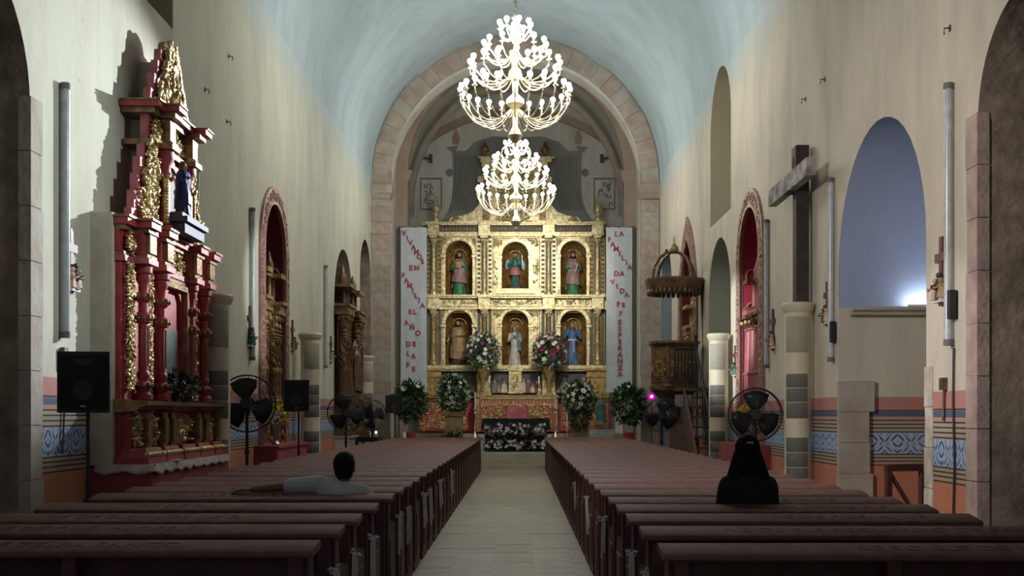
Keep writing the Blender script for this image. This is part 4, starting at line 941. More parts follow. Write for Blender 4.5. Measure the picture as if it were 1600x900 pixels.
# main tier
ZB, ZT = 1.72, 3.14
for x in (-1.20, -.59, .56, 1.15):
    c = MB().lathe([(.10, 0), (.10, .05), (.065, .08), (.088, .13), (.088, .17), (.05, .20), (.068, .25), (.068, .28), (.05, .31), (.052, .33), (.052, .80), (.085, .82), (.088, .90), (.052, .93), (.05, 1.02), (.085, 1.06), (.085, 1.12), (.05, 1.14), (.05, 1.22),
                    (.075, 1.26), (.075, 1.32), (.095, 1.34), (.095, 1.42)], 16, (0, 0, 0), 1, 1, lambda a, z: 1+(.05*math.sin(8*a) if .33 < z < .8 else 0)).build('column', M_RED, RT)
    c.location = (x, -.15, ZB)
    mb = MB()
    for z in (.86, 1.09, .15):
        for i in range(9):
            a = 2*PI*i/9; mb.ball((.084*math.cos(a), .084*math.sin(a), z), (.026, .026, .032), 6, 4)
    for i in range(5):
        a = PI+PI*i/4; mb.tube([(.054*math.cos(a), .054*math.sin(a), .36), (.054*math.cos(a), .054*math.sin(a), .78)], .007, 5)
    mb.build('gilt_rings', M_BROWNG, c, kind='stuff')
for x0, x1 in ((-1.58, -1.38), (-1.06, -.72), (-.47, -.40), (.70, 1.0), (1.30, 1.56)):
    p = MB().box(x0, x1, -.08, -.03, ZB, ZT).build('side_panel', M_RED, RT, 0)
    mb = MB(); z = ZB+.1; w_ = min(.07, (x1-x0)*.35)
    while z < ZT-.08:
        carve(mb, (x0+x1)/2-w_, (x0+x1)/2+w_, z, z+.09, -.085, 9, rq, .06, .042); z += .10
    mb.build('foliage_drop', M_GOLD, p, kind='stuff')
# arched niche with its frame and picture
arch_panel(MB(), -.40, .50, ZB, ZT, .05, .66, 2.72, -.10, 0).build('niche_frame', M_RED, RT, 0)
MB().box(-.28, .38, -.01, .12, ZB, 3.05).build('niche_back', M_MAROON, RT, 0)
MB().prism([(-.26, 2.62), (.36, 2.62), (.33, 2.85), (.2, 3.0), (.05, 3.03), (-.1, 3.0), (-.23, 2.85)], -.03, -.005).build('niche_lunette', M_DARKBAND, RT, 0)
MB().box(-.27, .37, -.035, 0, 2.55, 2.62).build('niche_transom', M_DARKBAND, RT, 0)
pc = MB().box(-.25, .28, -.07, -.03, 1.86, 2.55).build('picture_frame', M_DARKBAND, RT, 0)
MB().box(-.21, .24, -.08, -.06, 1.91, 2.50).build('glass_front', mat('dim_glass', (.22, .28, .28), .12, col2=(.12, .17, .18), ns=2), pc, 0)
MB().box(.40, .49, -.16, -.09, ZB, 3.10).build('niche_moulding', M_BROWNG, RT, 0); MB().box(-.42, .52, -.16, -.09, 3.02, 3.12).build('niche_moulding', M_BROWNG, RT, 0)
# entablature, stepping forward over each column
E = [(-1.62, -.08), (-1.36, -.08), (-1.36, -.24), (-1.04, -.24), (-1.04, -.10), (-.75, -.10), (-.75, -.24), (-.43, -.24), (-.43, -.12), (.40, -.12), (.40, -.24), (.72, -.24), (.72, -.10), (.99, -.10), (.99, -.24), (1.31, -.24), (1.31, -.08), (1.62, -.08), (1.62, .02), (-1.62, .02)]
def entabl(E, cx, z0, z1, out, name, m, sx=1.):
    P = [(cx+(x*sx)+(0 if abs(x) < .02 else math.copysign(out, x)*.8), y-(out if y < 0 else 0)) for x, y in E]
    return MB().prism(P, z0, z1, 'z').build(name, m, RT, 0)
entabl(E, 0, 3.14, 3.20, .03, 'architrave', M_PINK); entabl(E, 0, 3.20, 3.24, .01, 'architrave_bead', M_BROWNG)
entabl(E, 0, 3.24, 3.46, -.03, 'frieze', M_RED)
entabl(E, 0, 3.46, 3.51, .03, 'cornice', M_BROWNG); entabl(E, 0, 3.51, 3.58, .07, 'cornice_top', M_RED); entabl(E, 0, 3.58, 3.605, .09, 'cornice_edge', M_BROWNG)
for x in (-1.20, -.59, .56, 1.15): MB().box(x-.11, x+.11, -.26, -.18, 3.26, 3.45).build('frieze_block', M_BROWNG, RT, 0)
for x0, x1 in ((-1.58, -1.38), (-1.0, -.77), (-.38, .38), (.73, .97), (1.33, 1.58)):
    carve(MB(), x0, x1, 3.27, 3.44, -.085, int(10+34*(x1-x0)), rq, .07, .05).build('frieze_carving', M_GOLD, RT, kind='stuff')
# upper tier with stepped silhouette
st = [(-1.30, 3.6), (-1.30, 3.74), (-1.22, 3.74), (-1.22, 3.94), (-1.12, 3.94), (-1.12, 4.14), (-1.02, 4.14), (-1.02, 4.34), (-.90, 4.34), (-.90, 4.5), (-.78, 4.5), (-.78, 4.88)]
MB().prism(st+[(-x, z) for x, z in st[::-1]], -.06, .02).build('upper_panel', M_PINK, RT, 0)
MB().box(-.5, .5, .02, .22, 3.62, 4.9).box(-.2, .2, .02, .22, 4.9, 5.6).build('upper_backing', bk.data.materials[0], RT, 0)
for k in (-1, 1):
    mb = MB()
    for z0, z1, a_, b_ in ((3.64, 3.95, .62, 1.12), (3.95, 4.2, .60, 1.0), (4.2, 4.5, .58, .84), (4.56, 4.82, .5, .72)):
        carve(mb, min(k*a_, k*b_), max(k*a_, k*b_), z0, z1, -.07, 30, rq, .08, .07)
    mb.build('scroll_wing', M_GOLD, RT, kind='stuff')
    for x in (.44,):
        c = MB().lathe([(.10, 0), (.10, .06), (.07, .09), (.065, .12), (.065, .56), (.10, .58), (.10, .64), (.07, .66), (.07, .74), (.11, .80), (.11, .9)], 14, (0, 0, 0)).build('upper_column', M_RED, RT); c.location = (k*x, -.14, 3.62)
        mb = MB()
        for i in range(14): mb.ball((k*.09, -.04, .1+.035*i), (.03, .045, .035), 6, 4)
        for i in range(8): mb.ball((.095*math.cos(2*PI*i/8), .095*math.sin(2*PI*i/8), .61), .032, 6, 4)
        mb.build('gilt_foliage', M_GOLD, c, kind='stuff')
        MB().box(k*x-.10, k*x+.10, -.24, -.06, 4.62, 4.86).build('upper_block', M_BROWNG, RT, 0)
arch_panel(MB(), -.36, .36, 3.62, 4.5, 0, .56, 4.15, -.10, -.02).build('upper_niche', M_BROWNG, RT, 0)
MB().box(-.28, .28, -.065, -.05, 3.62, 4.45).build('upper_niche_back', mat('pale_niche', (.42, .38, .33), .8, col2=(.3, .27, .25)), RT, 0)
MB().box(-.40, .40, -.36, -.04, 3.62, 3.74).box(-.44, .44, -.40, -.04, 3.74, 3.80).box(-.36, .36, -.32, -.04, 3.80, 3.86).build('statue_base', mat('blue_grey_paint', (.05, .055, .12), .6), RT, 0)
carve(MB(), -.34, .34, 4.60, 4.82, -.08, 26, rq, .08, .06).build('upper_frieze_carving', M_GOLD, RT, kind='stuff')
E2 = [(-.80, -.1), (-.58, -.1), (-.58, -.26), (-.30, -.26), (-.30, -.12), (.30, -.12), (.30, -.26), (.58, -.26), (.58, -.1), (.80, -.1), (.80, .2), (-.80, .2)]
entabl(E2, 0, 4.52, 4.58, .02, 'upper_moulding', M_BROWNG); entabl(E2, 0, 4.86, 4.92, .06, 'upper_cornice', M_BROWNG); entabl(E2, 0, 4.92, 4.98, .12, 'upper_cornice_top', M_RED); entabl(E2, 0, 4.98, 5.0, .14, 'upper_cornice_edge', M_BROWNG)
# crest
cr_ = [(-.70, 5.0), (-.66, 5.18), (-.56, 5.18), (-.54, 5.38), (-.44, 5.38), (-.42, 5.56), (-.32, 5.56), (-.30, 5.72), (-.2, 5.72), (-.14, 5.84), (0, 5.9)]
MB().prism(cr_+[(-x, z) for x, z in cr_[::-1][1:]], -.06, .02).build('crest', M_PINK, RT, 0)
mb = MB()
for i in range(150):
    z = 5.02+.8*rq.random()**1.2; hw = .56*(1-(z-5.0)/.98)+.05; x = rq.uniform(-hw, hw)
    q = .06*rq.uniform(.6, 1.3); mb.ball((x, -.09, z), (q*.45, .05, q), 6, 4, Matrix.Rotation(rq.uniform(0, PI), 4, 'Y'))
mb.tube([(.62-.62*abs(t)*0-.0, -.1, 5.02) for t in (0, 1)], .001, 3)
for k in (-1, 1): mb.tube([(k*(.58-.5*t), -.1, 5.02+.82*t+.03*math.sin(t*20)) for t in [i/12 for i in range(13)]], .035, 6)
mb.build('crest_carving', M_GOLD, RT, kind='stuff')
MB().lathe([(.0, -.0), (.06, .02), (.085, .05), (.10, .035), (.125, .05), (.13, 0)], 20, (0, 0, 0), 1, 2.1, None, Matrix.Translation((0, -.09, 5.36)) @ Matrix.Rotation(PI/2, 4, 'X')).build('crest_medallion', M_GOLDD, RT)
t, u, hc = statue('small blue-robed statue in the upper niche of the tall red retablo', (-4.13+.22, 13.4, 3.865), .64, robe['deepblue'], robe['deepblue'], dict(arms=A_PRAY, hairm=M_BROWN, mz=.3), PI/2, beard=False)
# masonry table below, cloth along its edge
mb_ = MB().box(-4.35, -3.72, 11.66, 14.76, 0, 1.02)
pl = tag(mb_.build('masonry_table', M_MASON, None, 0), 'long dark red masonry altar table under the tall red retablo', 'altar table')
cl_ = MB(); n = 60; vs = []
path = [(-4.3, 11.64)]+[(-3.74, 11.64)]+[(-3.70, 11.66+3.08*i/20) for i in range(21)]
dense = []
for a_, b_ in zip(path, path[1:]):
    k_ = max(1, int(math.hypot(b_[0]-a_[0], b_[1]-a_[1])/.05))
    dense += [(a_[0]+(b_[0]-a_[0])*i/k_, a_[1]+(b_[1]-a_[1])*i/k_) for i in range(k_)]
cx_, cy_ = -4.1, 13.3
for i, (x, y) in enumerate(dense):
    hang = .055+.012*math.sin(i*.9)+rq.uniform(-.014, .014); lift = .012+.014*abs(math.sin(i*1.7))
    inx, iny = (x-.12 if y > 11.7 else x), (y+.12 if y < 11.7 else y)
    vs += [(inx, iny, 1.022+lift), (x-.02*(y > 11.7), y+.02*(y < 11.7), 1.03+lift), (x+.012*math.sin(i), y-.012, 1.02-hang*.5), (x+.012, y-.012, 1.02-hang)]
fs = [(4*i+j, 4*i+4+j, 4*i+5+j, 4*i+1+j) for i in range(len(dense)-1) for j in range(3)]
o = cl_.add(vs, fs).build('altar_cloth', mat('grubby_white_cloth', (.62, .54, .50), .8, col2=(.42, .34, .32), ns=12, bump=.4, bs=20), None, 60); tag(o, 'crumpled whitish cloth along the edge of the long dark red masonry table', 'cloth')
m_ = o.modifiers.new('t', 'SOLIDIFY'); m_.thickness = .006
o = MB().box(-.11, .11, -.16, .16, 0, .012).build('paper_sheet', M_WHITE, None, 0, loc=(-3.80, 12.55, 1.06), rotz=.5); tag(o, 'white paper sheet lying at the foot of the tall red retablo', 'paper')
o = MB().box(-.10, .10, -.16, .16, 0, .02).build('paper_sheet', M_WHITE, None, 0, loc=(-3.95+.08, 13.45, 1.725), rotz=.2); tag(o, 'white paper in front of the picture in the red retablo niche', 'paper')

# ------------------------------------------------------------------ flowers
PETAL = {}
def flower_mesh(m, r, kind='rose'):
    key = (m.name, r, kind)
    if key in PETAL: return PETAL[key]
    mb = MB()
    for ring, (n, tilt, s_) in enumerate(((5, .35, 1.), (4, .9, .7))):
        for i in range(n):
            a = 2*PI*i/n+ring*.5; M = Matrix.Rotation(a, 4, 'Z') @ Matrix.Rotation(-tilt, 4, 'Y')
            L_, w_ = r*s_, r*s_*(.5 if kind == 'rose' else .28)
            mb.add([(0, 0, 0), (L_*.5, -w_, .12*r), (L_, 0, .18*r), (L_*.5, w_, .12*r), (L_*.5, 0, .02*r)], [(0, 1, 4), (1, 2, 4), (2, 3, 4), (3, 0, 4)], M)
    mb.ball((0, 0, .12*r), .3*r, 6, 4)
    PETAL[key] = mb.mesh('flower', m, 0); return PETAL[key]
def leaf_cloud(n, rx, ry, rz, c, s_, rs, m=None, droop=0., shell=.55):
    mb = MB()
    for i in range(n):
        d = Vector((rs.gauss(0, 1), rs.gauss(0, 1), rs.gauss(0, 1))).normalized(); q = rs.uniform(shell, 1.08)
        p = Vector((d.x*rx*q, d.y*ry*q, d.z*rz*q-droop*abs(d.x)))+Vector(c)
        t = (d+Vector((rs.uniform(-.6, .6), rs.uniform(-.6, .6), rs.uniform(-.7, .5)))).normalized(); u, v = frame(t)
        L_ = s_*rs.uniform(.6, 1.3); w_ = L_*.24
        mb.add([p, p+t*L_*.45+u*w_+v*.02, p+t*L_, p+t*L_*.45-u*w_+v*.02], [(0, 1, 2), (0, 2, 3)])
    return mb
def dirs(n, rs):
    out = []
    for i in range(n):
        z = 1-2*(i+.5)/n; a = i*2.39996+rs.uniform(-.3, .3); out.append(Vector((math.sqrt(1-z*z)*math.cos(a), math.sqrt(1-z*z)*math.sin(a), z)))
    return out
def bouquet(label, loc, c, rx, rz, nf, cols, nl, seed, leafm=None, ls=.16, fr=.075, name='flower_arrangement', stand=None, group=None, fill=1.):
    t = thing(name, label, 'flowers', loc, 0, group); rs = random.Random(seed); ry = rx*.8; c = Vector(c)
    leaf_cloud(nl, rx, ry, rz, c, ls, rs).build('foliage', leafm or M_LEAF, t, 0, kind='stuff')
    leaf_cloud(nl//4, rx, ry, rz, c, ls, rs).build('light_foliage', M_LEAFL, t, 0, kind='stuff')
    mb = MB()
    for i in range(14):
        d = Vector((rs.uniform(-1, 1), rs.uniform(-1, 1), rs.uniform(-.2, 1))); mb.tube([c+Vector((0, 0, -rz*.8)), c+Vector((d.x*rx, d.y*ry, d.z*rz))*.9], .007, 4)
    mb.build('stems', M_LEAF, t, 0, kind='stuff')
    for d in dirs(nf, rs):
        if rs.random() > fill: continue
        m = rs.choice(cols); q = rs.uniform(.85, 1.08)
        p = c+Vector((d.x*rx*q, d.y*ry*q, d.z*rz*q)); R = d.to_track_quat('Z', 'Y').to_euler()
        inst('flower', flower_mesh(m, fr*rs.choice((.8, 1, 1.25)), rs.choice(('rose', 'lily'))), t, p, R)
    if stand: stand(t)
    return t
def pot(m, r, h, n='pot'):
    return lambda t: MB().lathe([(r*.7, 0), (r*.75, .02), (r, h*.7), (r*1.08, h*.9), (r, h), (r*.8, h*.98)], 16).build(n, m, t)
def ped(m, r, h): 
    return lambda t: MB().frus(0, 0, 0, h*.12, r*1.2, r*1.2, r, r).frus(0, 0, h*.12, h*.88, r*.85, r*.85, r*.85, r*.85).frus(0, 0, h*.88, h, r, r, r*1.15, r*1.15).build('pedestal', m, t, 0)
def pw(px, py, Y): return ((px-PX)*Y/FPX, Y, EYE+(PY-py)*Y/FPX)
W = [M_WHITEF, M_WHITEF, M_WHITEF, M_PURPLE]
for (px, py, col, lab) in ((755, 548, W, 'round ball of white and purple flowers before the lower row of niches, VIVAMOS banner side'), (858, 550, W+[M_MAGENTA, M_MAGENTA], 'round ball of white flowers with a magenta patch before the blue friar statue')):
    x, y, z = pw(px, py, 39.08); zb = EYE+(PY-618)*40/FPX+.005
    bouquet(lab, (x, y, zb), (0, 0, z-zb), .54, .60, 120, col, 800, px, group='flower balls on the altarpiece', ls=.125, fr=.095,
            stand=lambda t: MB().lathe([(.14, 0), (.12, .04), (.05, .08), (.05, .5), (.16, .72), (.22, .95), (.2, 1.0), (.05, 1.0)], 14).build('vase', M_GOLD, t))
for (px, py, Y, rx, rz, lab, h) in ((709, 616, 36.8, .50, .60, 'white lily arrangement on a wooden pedestal in front of the altar, VIVAMOS banner side', .9), (905, 625, 36.8, .52, .58, 'white lily arrangement trailing purple flowers in front of the altar, LA FAMILIA banner side', .85)):
    x, y, z = pw(px, py, Y)
    t = bouquet(lab, (x, y, .42), (0, 0, z-.42), rx, rz, 84, [M_WHITEF]*5+[M_YELLOW]*(px < 800)*0+[M_LEAFL], 800, px+1, stand=ped(M_WOODP, .32, z-.42-rz*.92), ls=.16, fr=.10)
    leaf_cloud(220, .3, .3, .26, (0, -.34, .28 if px < 800 else z-.42-rz), .2, random.Random(px)).build('trailing_leaves', M_LEAF, t, 0, kind='stuff')
for (px, py, Y, lab) in ((641, 627, 33.2, 'dark leafy arrangement with white lilies at the foot of the VIVAMOS banner'), (983, 632, 33.2, 'dark leafy arrangement with pale lilies at the foot of the LA FAMILIA banner')):
    x, y, z = pw(px, py, Y)
    bouquet(lab, (x, y, .42), (0, 0, z-.42), .46, .52, 40, [M_WHITEF, M_WHITEF, M_LEAFL, M_PURPLE], 800, px, ls=.18, fr=.10, fill=.7,
            stand=lambda t: MB().lathe([(.17, 0), (.16, .05), (.07, .1), (.07, .35), (.16, .5), (.18, .62), (.05, .62)], 14).build('stand', M_RED, t))

# ------------------------------------------------------------------ sanctuary furniture
AT = thing('altar_table', 'altar table under a black cloth with a bank of flowers along its front', 'table', (-.10, 36.0, .42))
MB().box(-1.0, 1.0, -.42, .42, .96, 1.0).build('table_top', M_WOODP, AT, 0)
for sx in (-.9, .9):
    for sy in (-.3, .3): MB().frus(sx, sy, 0, .96, .05, .05, .07, .07).build('leg', M_WOODP, AT, 0)
cx_ = -.10
mb = MB(); n = 80; per = []
hx, hy = 1.04, .46
for i in range(n):
    t_ = i/n*4; e = int(t_); f = t_-e
    per.append([(-hx+2*hx*f, -hy), (hx, -hy+2*hy*f), (hx-2*hx*f, hy), (-hx, hy-2*hy*f)][e])
vs = [(x*.97, y*.97, 1.012) for x, y in per]+[(x, y, .985) for x, y in per]+[(x*(1.02+.015*math.sin(i*1.3)), y*(1.03+.02*math.sin(i*1.3)), .66+.02*math.sin(i*.8)) for i, (x, y) in enumerate(per)]
fs = [tuple(range(n))]+[(k*n+i, k*n+(i+1) % n, (k+1)*n+(i+1) % n, (k+1)*n+i) for k in range(2) for i in range(n)]
o = mb.add(vs, fs).build('tablecloth', M_BLACKC, None, 50, loc=(-.10, 36.0, .42+.0)); tag(o, 'black cloth draped over the altar table', 'tablecloth')
rs = random.Random(5)
FB = thing('flower_bank', 'low bank of dark leaves with white and purple flowers in front of the altar table', 'flowers', (-.10, 35.25, .42))
MB().prism([(-.02, 0), (.22, 0), (.22, .80), (.12, .82), (-.0, .70)], -.93, .93, 'x').build('frame', M_BLACKC, FB, 0)
mb = MB(); mp = MB(); mw = MB(); ml = MB()
for i in range(1500):
    x, z = rs.uniform(-.95, .95), rs.uniform(.0, .82)*1.0; p = Vector((x, -.03-.06*rs.random()+.0*z, z))
    t_ = Vector((rs.uniform(-1, 1), rs.uniform(-1.2, -.1), rs.uniform(-1, 1))).normalized(); u, v = frame(t_); L_ = rs.uniform(.07, .15)
    (mb if rs.random() < .8 else ml).add([p, p+t_*L_*.5+u*L_*.25, p+t_*L_, p+t_*L_*.5-u*L_*.25], [(0, 1, 2), (0, 2, 3)])
for i in range(210):
    row = rs.choice((.16, .30, .56, .62, .70, .78)); x, z = rs.uniform(-.93, .93), row+rs.uniform(-.07, .07)
    M = Matrix.Translation((x, -.13-rs.random()*.05, z)) @ Matrix.Rotation(PI/2+rs.uniform(-.5, .5), 4, 'X') @ Matrix.Rotation(rs.uniform(-.5, .5), 4, 'Y')
    T_ = mp if (.36 < z < .62) and rs.random() < .9 or rs.random() < .4 else mw
    for j in range(5): T_.add([(0, 0, 0), (.03*math.cos(j*1.256-.5), .03*math.sin(j*1.256-.5), .02), (.06*math.cos(j*1.256), .06*math.sin(j*1.256), .02), (.03*math.cos(j*1.256+.5), .03*math.sin(j*1.256+.5), .02)], [(0, 1, 2, 3)], M)
mb.build('foliage', M_LEAF, FB, 0, kind='stuff'); ml.build('light_foliage', M_LEAFL, FB, 0, kind='stuff'); mp.build('purple_flowers', M_PURPLE, FB, 0, kind='stuff'); mw.build('white_flowers', M_WHITEF, FB, 0, kind='stuff')
ch = thing('armchair', 'red upholstered armchair with gilded frame behind the altar table', 'chair', (pw(807, 0, 37.6)[0], 37.6, .42))
MB().prism([(-.33, .95), (.33, .95), (.34, 1.3), (.26, 1.38), (0, 1.42), (-.26, 1.38), (-.34, 1.3)], -.05, .05).build('backrest', M_PINK, ch, 20)
MB().box(-.33, .33, -.55, 0, .42, .54).build('seat', M_PINK, ch, 0)
for sx in (-.33, .33):
    MB().lathe([(.03, 0), (.03, 1.36), (.045, 1.4), (0, 1.46)], 8, (sx, .03, 0)).build('back_leg', M_BROWNG, ch); MB().frus(sx, -.52, 0, .44, .025, .025, .035, .035).build('leg', M_BROWNG, ch, 0)
    MB().tube([(sx, .0, .78), (sx*1.05, -.3, .80), (sx*1.05, -.55, .74), (sx, -.54, .5)], .025, 6).build('armrest', M_BROWNG, ch)
def candlestick(label, px, py_top, py_bot, Y, zb, rs_=1.):
    x = (px-PX)*Y/FPX; zt = EYE+(PY-py_top)*Y/FPX; h = zt-zb; c = thing('candlestick', label, 'candlestick', (x, Y, zb))
    cnd = .36*h
    MB().lathe([(.13*rs_, 0), (.13*rs_, .03), (.06*rs_, .10*h), (.03*rs_, .16*h), (.05*rs_, .22*h), (.02*rs_, .28*h), (.02*rs_, .5*h), (.04*rs_, .54*h), (.02*rs_, .58*h), (.065*rs_, h-cnd-.02), (.065*rs_, h-cnd), (.02, h-cnd)], 12).build('stick', M_BRASS, c)
    MB().lathe([(.024, h-cnd), (.024, h-.01), (.004, h), (0, h+.01)], 10).build('candle', M_WHITEF, c)
for px, lab in ((742.5, 'VIVAMOS'), (868, 'LA FAMILIA')):
    x = (px-PX)*35.8/FPX
    b = MB().box(-.27, .27, -.25, .25, .0, .36).box(-.30, .30, -.28, .28, .36, .40).build('white_plinth', M_WHITE, None, 0, loc=(x+(-.02 if px < 800 else .02), 35.8, .42)); tag(b, 'low white plinth beside the altar table on the %s banner side' % lab, 'plinth')
    candlestick('tall brass candlestick with white candle on the low plinth, %s banner side' % lab, px, 613, 676, 35.8, .82)
candlestick('small candlestick on the altar shelf beside the tabernacle, VIVAMOS banner side', 765, 587, 617, 39.1, EYE+(PY-618)*40/FPX, .7)
candlestick('small candlestick on the altar shelf beside the tabernacle, LA FAMILIA banner side', 842, 588, 617, 39.1, EYE+(PY-618)*40/FPX, .7)
candlestick('thin candlestick standing left of the trailing lily arrangement', 886, 646, 684, 36.0, .42, .7)
x, y, z = pw(939, 671, 35.6)
b = MB().box(-.37, .37, -.3, .3, 0, z-.42).build('grey_block', mat('grey_block_stone', (.36, .40, .38), .8), None, 0, loc=(x, 35.6, .42)); tag(b, 'grey stone block carrying the small dark Virgin statue', 'plinth')
b = MB().box(-.16, .16, -.14, .14, 0, .15).build('dark_plinth', M_BROWN, None, 0, loc=(x, 35.6, z)); tag(b, 'small dark wooden plinth on the grey stone block', 'plinth')
t, u, hc = statue('small dark Virgin statue with green mantle on the grey stone block', (x, 35.6, z+.15), .92, robe['rose'], robe['teal'], dict(arms=A_PRAY, mz=.15, hairm=M_BROWN), beard=False)
leaf_cloud(300, .55, .2, .12, (0, 0, .1), .16, random.Random(4)).build('foliage', M_LEAF, bouquet('low spray of leaves with white flowers at the foot of the grey stone block', (x, 35.15, .42), (0, 0, .12), .5, .12, 12, [M_WHITEF], 200, 4, ls=.15, fr=.07), 0, kind='stuff')

# ------------------------------------------------------------------ side altars set in the arched niches
def niche_altar(label, side, Yc, wd, z0, zsp, pal, front=.25, twist=False, name='side_altar', k=1., fw=.26, scroll=True, cols=(-.62, -.36, .36, .62), back=False, frame_m=None, colr=.085, zcol=(1.7, 3.2)):
    red, gold, pan = pal; Xw = XL if side < 0 else XR
    t = thing(name, label, 'altarpiece', (Xw, Yc, 0), PI/2 if side < 0 else -PI/2); rq_ = random.Random(label)
    # carved frame around the arch, on the wall face
    A_ = arch(0, wd-.02, z0, zsp, 20, k); B_ = arch(0, wd+2*fw, z0, zsp, 20, k)
    if frame_m:
        f = MB().strip(A_, B_, -.05, .02).build('arch_frame', frame_m, t, 0)
        mb = MB()
        for a_, b_ in zip(A_, B_):
            c_ = ((a_[0]+b_[0])/2, (a_[1]+b_[1])/2); carve(mb, c_[0]-.06, c_[0]+.06, c_[1]-.06, c_[1]+.06, -.045, 6, rq_, .025, .04)
        zz = z0+.1
        while zz < zsp:
            for s_ in (-1, 1): carve(mb, s_*(wd/2+fw*.5)-.05, s_*(wd/2+fw*.5)+.05, zz, zz+.1, -.045, 4, rq_, .025, .04)
            zz += .14
        mb.build('frame_carving', M_PALEC, f, kind='stuff')
        MB().strip(arch(0, wd-.06, z0, zsp, 20, k), arch(0, wd+.02, z0, zsp, 20, k), -.06, -.03).build('frame_bead', M_PALEC, f)
    zc0, zc1 = zcol
    D_ = .62
    MB().box(-wd/2+.03, wd/2-.03, -front+.06, D_, z0, zc0-.14).box(-wd/2+.06, wd/2-.06, -front, D_, zc0-.14, zc0).build('pedestal', pan, t, 0)
    mb = MB(); carve(mb, -wd/2+.1, wd/2-.1, z0+.05, zc0-.18, -front+.06, 40, rq_, .05, .06); mb.build('pedestal_carving', gold, t, kind='stuff')
    for x in cols:
        x *= wd/1.6; column(t, x, -front+.16, zc0, zc1, colr, red, gold, twist=twist)
    MB().box(-.34, .34, .2, D_, zc0, zc1).build('central_panel', pan, t, 0)
    arch_panel(MB(), -.42, .42, zc0, zc1, 0, .55, zc1-.5, .1, .2).build('central_niche', red, t, 0)
    hw = wd/2-.05
    Eo = [(-hw, 0), (-hw, -front+.02), (-.4, -front+.02), (-.4, -front+.14), (.4, -front+.14), (.4, -front+.02), (hw, -front+.02), (hw, 0), (hw, D_), (-hw, D_)]
    MB().prism(Eo, zc1, zc1+.12, 'z').build('architrave', red, t, 0)
    MB().prism([(x*1.04, y-(.05 if y < 0 else 0)) for x, y in Eo], zc1+.12, zc1+.18, 'z').build('cornice', gold, t, 0)
    zu = zc1+.18
    for x in (-.5, -.24, .24, .5): MB().lathe([(.06, 0), (.045, .04), (.05, .2), (.04, .38), (.065, .42)], 12, (x*wd/1.6, -front+.2, zu)).build('colonnette', red, t)
    MB().box(-.2, .2, -front+.3, .3, zu, zu+.42).build('upper_panel', pan, t, 0)
    MB().prism([(x*.86, y-(.03 if y < 0 else 0)) for x, y in Eo], zu+.42, zu+.5, 'z').build('upper_cornice', gold, t, 0)
    for s_ in (-1, 1): MB().lathe([(.10, 0), (.07, .05), (.09, .16), (.05, .28), (.02, .4), (0, .44)], 12, (s_*.45*wd/1.6, -front+.25, zu+.5)).build('finial', red, t)
    cz = zu+.5
    if back: MB().prism(arch(0, wd-.9, cz, zsp-.1, 18, k), D_-.12, D_).build('back_board', M_BROWNG, t, 0)
    mb = MB().prism([(-.4, cz), (.4, cz), (.3, cz+.3), (.12, cz+.55), (0, cz+.62), (-.12, cz+.55), (-.3, cz+.3)], -front+.36, D_-.05); mb.build('crest', pan, t, 0)
    carve(MB(), -.28, .28, cz+.03, cz+.45, -front+.36, 40, rq_, .05, .06).build('crest_carving', gold, t, kind='stuff')
    if scroll:                                          # gilt scrolls painted large on the reveals and the back of the niche
        mb = MB()
        for s_ in (-1, 1):
            for j in range(5):
                zz = z0+1.2+j*.62
                if zz > zsp+.2: break
                for q in range(2):
                    cy = .18+.32*q; mb.tube([(s_*(wd/2-.012), cy+.17*(1-u_/11)*math.cos(q*2.6+u_*.55), zz+q*.25+.2*(1-u_/11)*math.sin(q*2.6+u_*.55)) for u_ in range(10)], [.008+.018*math.sin(PI*u_/9.5) for u_ in range(10)], 4)
        for j in range(7):
            a = PI*(j+.5)/7; r_ = wd/2-.015
            mb.tube([((r_)*math.cos(a+.10*(1-u_/9)*math.cos(u_*.6)), .35+.2*(1-u_/9)*math.sin(u_*.6), zsp+r_*math.sin(a+.10*(1-u_/9)*math.cos(u_*.6))) for u_ in range(8)], .018, 4)
        mb.build('gilt_scrolls', M_SCROLL, t, kind='stuff')
    return t
M_SCROLL = mat('ochre_scroll_paint', (.42, .19, .08), .75, col2=(.32, .12, .06))
M_PALEC = mat('dusty_gilt_carving', (.52, .37, .28), .5, .3, col2=(.40, .24, .19), ns=9)
M_PKCOL = mat('pink_marble_paint', (.42, .14, .15), .4, col2=(.32, .08, .09), ns=5)
M_PALEF = mat('pinkish_gilt_frame', (.40, .25, .22), .5, .15, col2=(.31, .14, .13), ns=7, bump=.3, bs=25)
niche_altar('arched niche altar with twisted gilt columns and maroon scrollwork recess', -1, 20.4, 1.8, 1.05, 4.4, (M_BROWNG, M_GOLDD, M_MAROON), front=.06, twist=26, frame_m=M_PALEF, fw=.27, zcol=(1.66, 3.42), colr=.095)
niche_altar('arched niche altar with smooth pink columns and crimson scrollwork recess', 1, 20.61, 1.78, 1.05, 4.4, (M_PKCOL, M_BROWNG, M_CRIMSON), front=.02, frame_m=M_PALEF, fw=.3, colr=.135, cols=(-.6, -.28, .28, .6), zcol=(1.66, 3.35))
niche_altar('dark brown carved altar with crowded cornice protruding from the greyish arch', -1, 28.65, 3.05, .95, 4.1, (M_BROWN, M_BROWNG, M_BROWN), front=.34, scroll=False, name='dark_altar', colr=.11, zcol=(1.75, 4.0), cols=(-.68, -.42, .42, .68), twist=9, back=True)
niche_altar('narrow pointed niche altar with dark gilt carving behind the pulpit', 1, 28.25, 2.46, .95, 4.0, (M_BROWNG, M_GOLD, M_MAROON), front=.02, frame_m=M_PALEF, fw=.32, k=1.5, scroll=False, zcol=(1.7, 3.6))
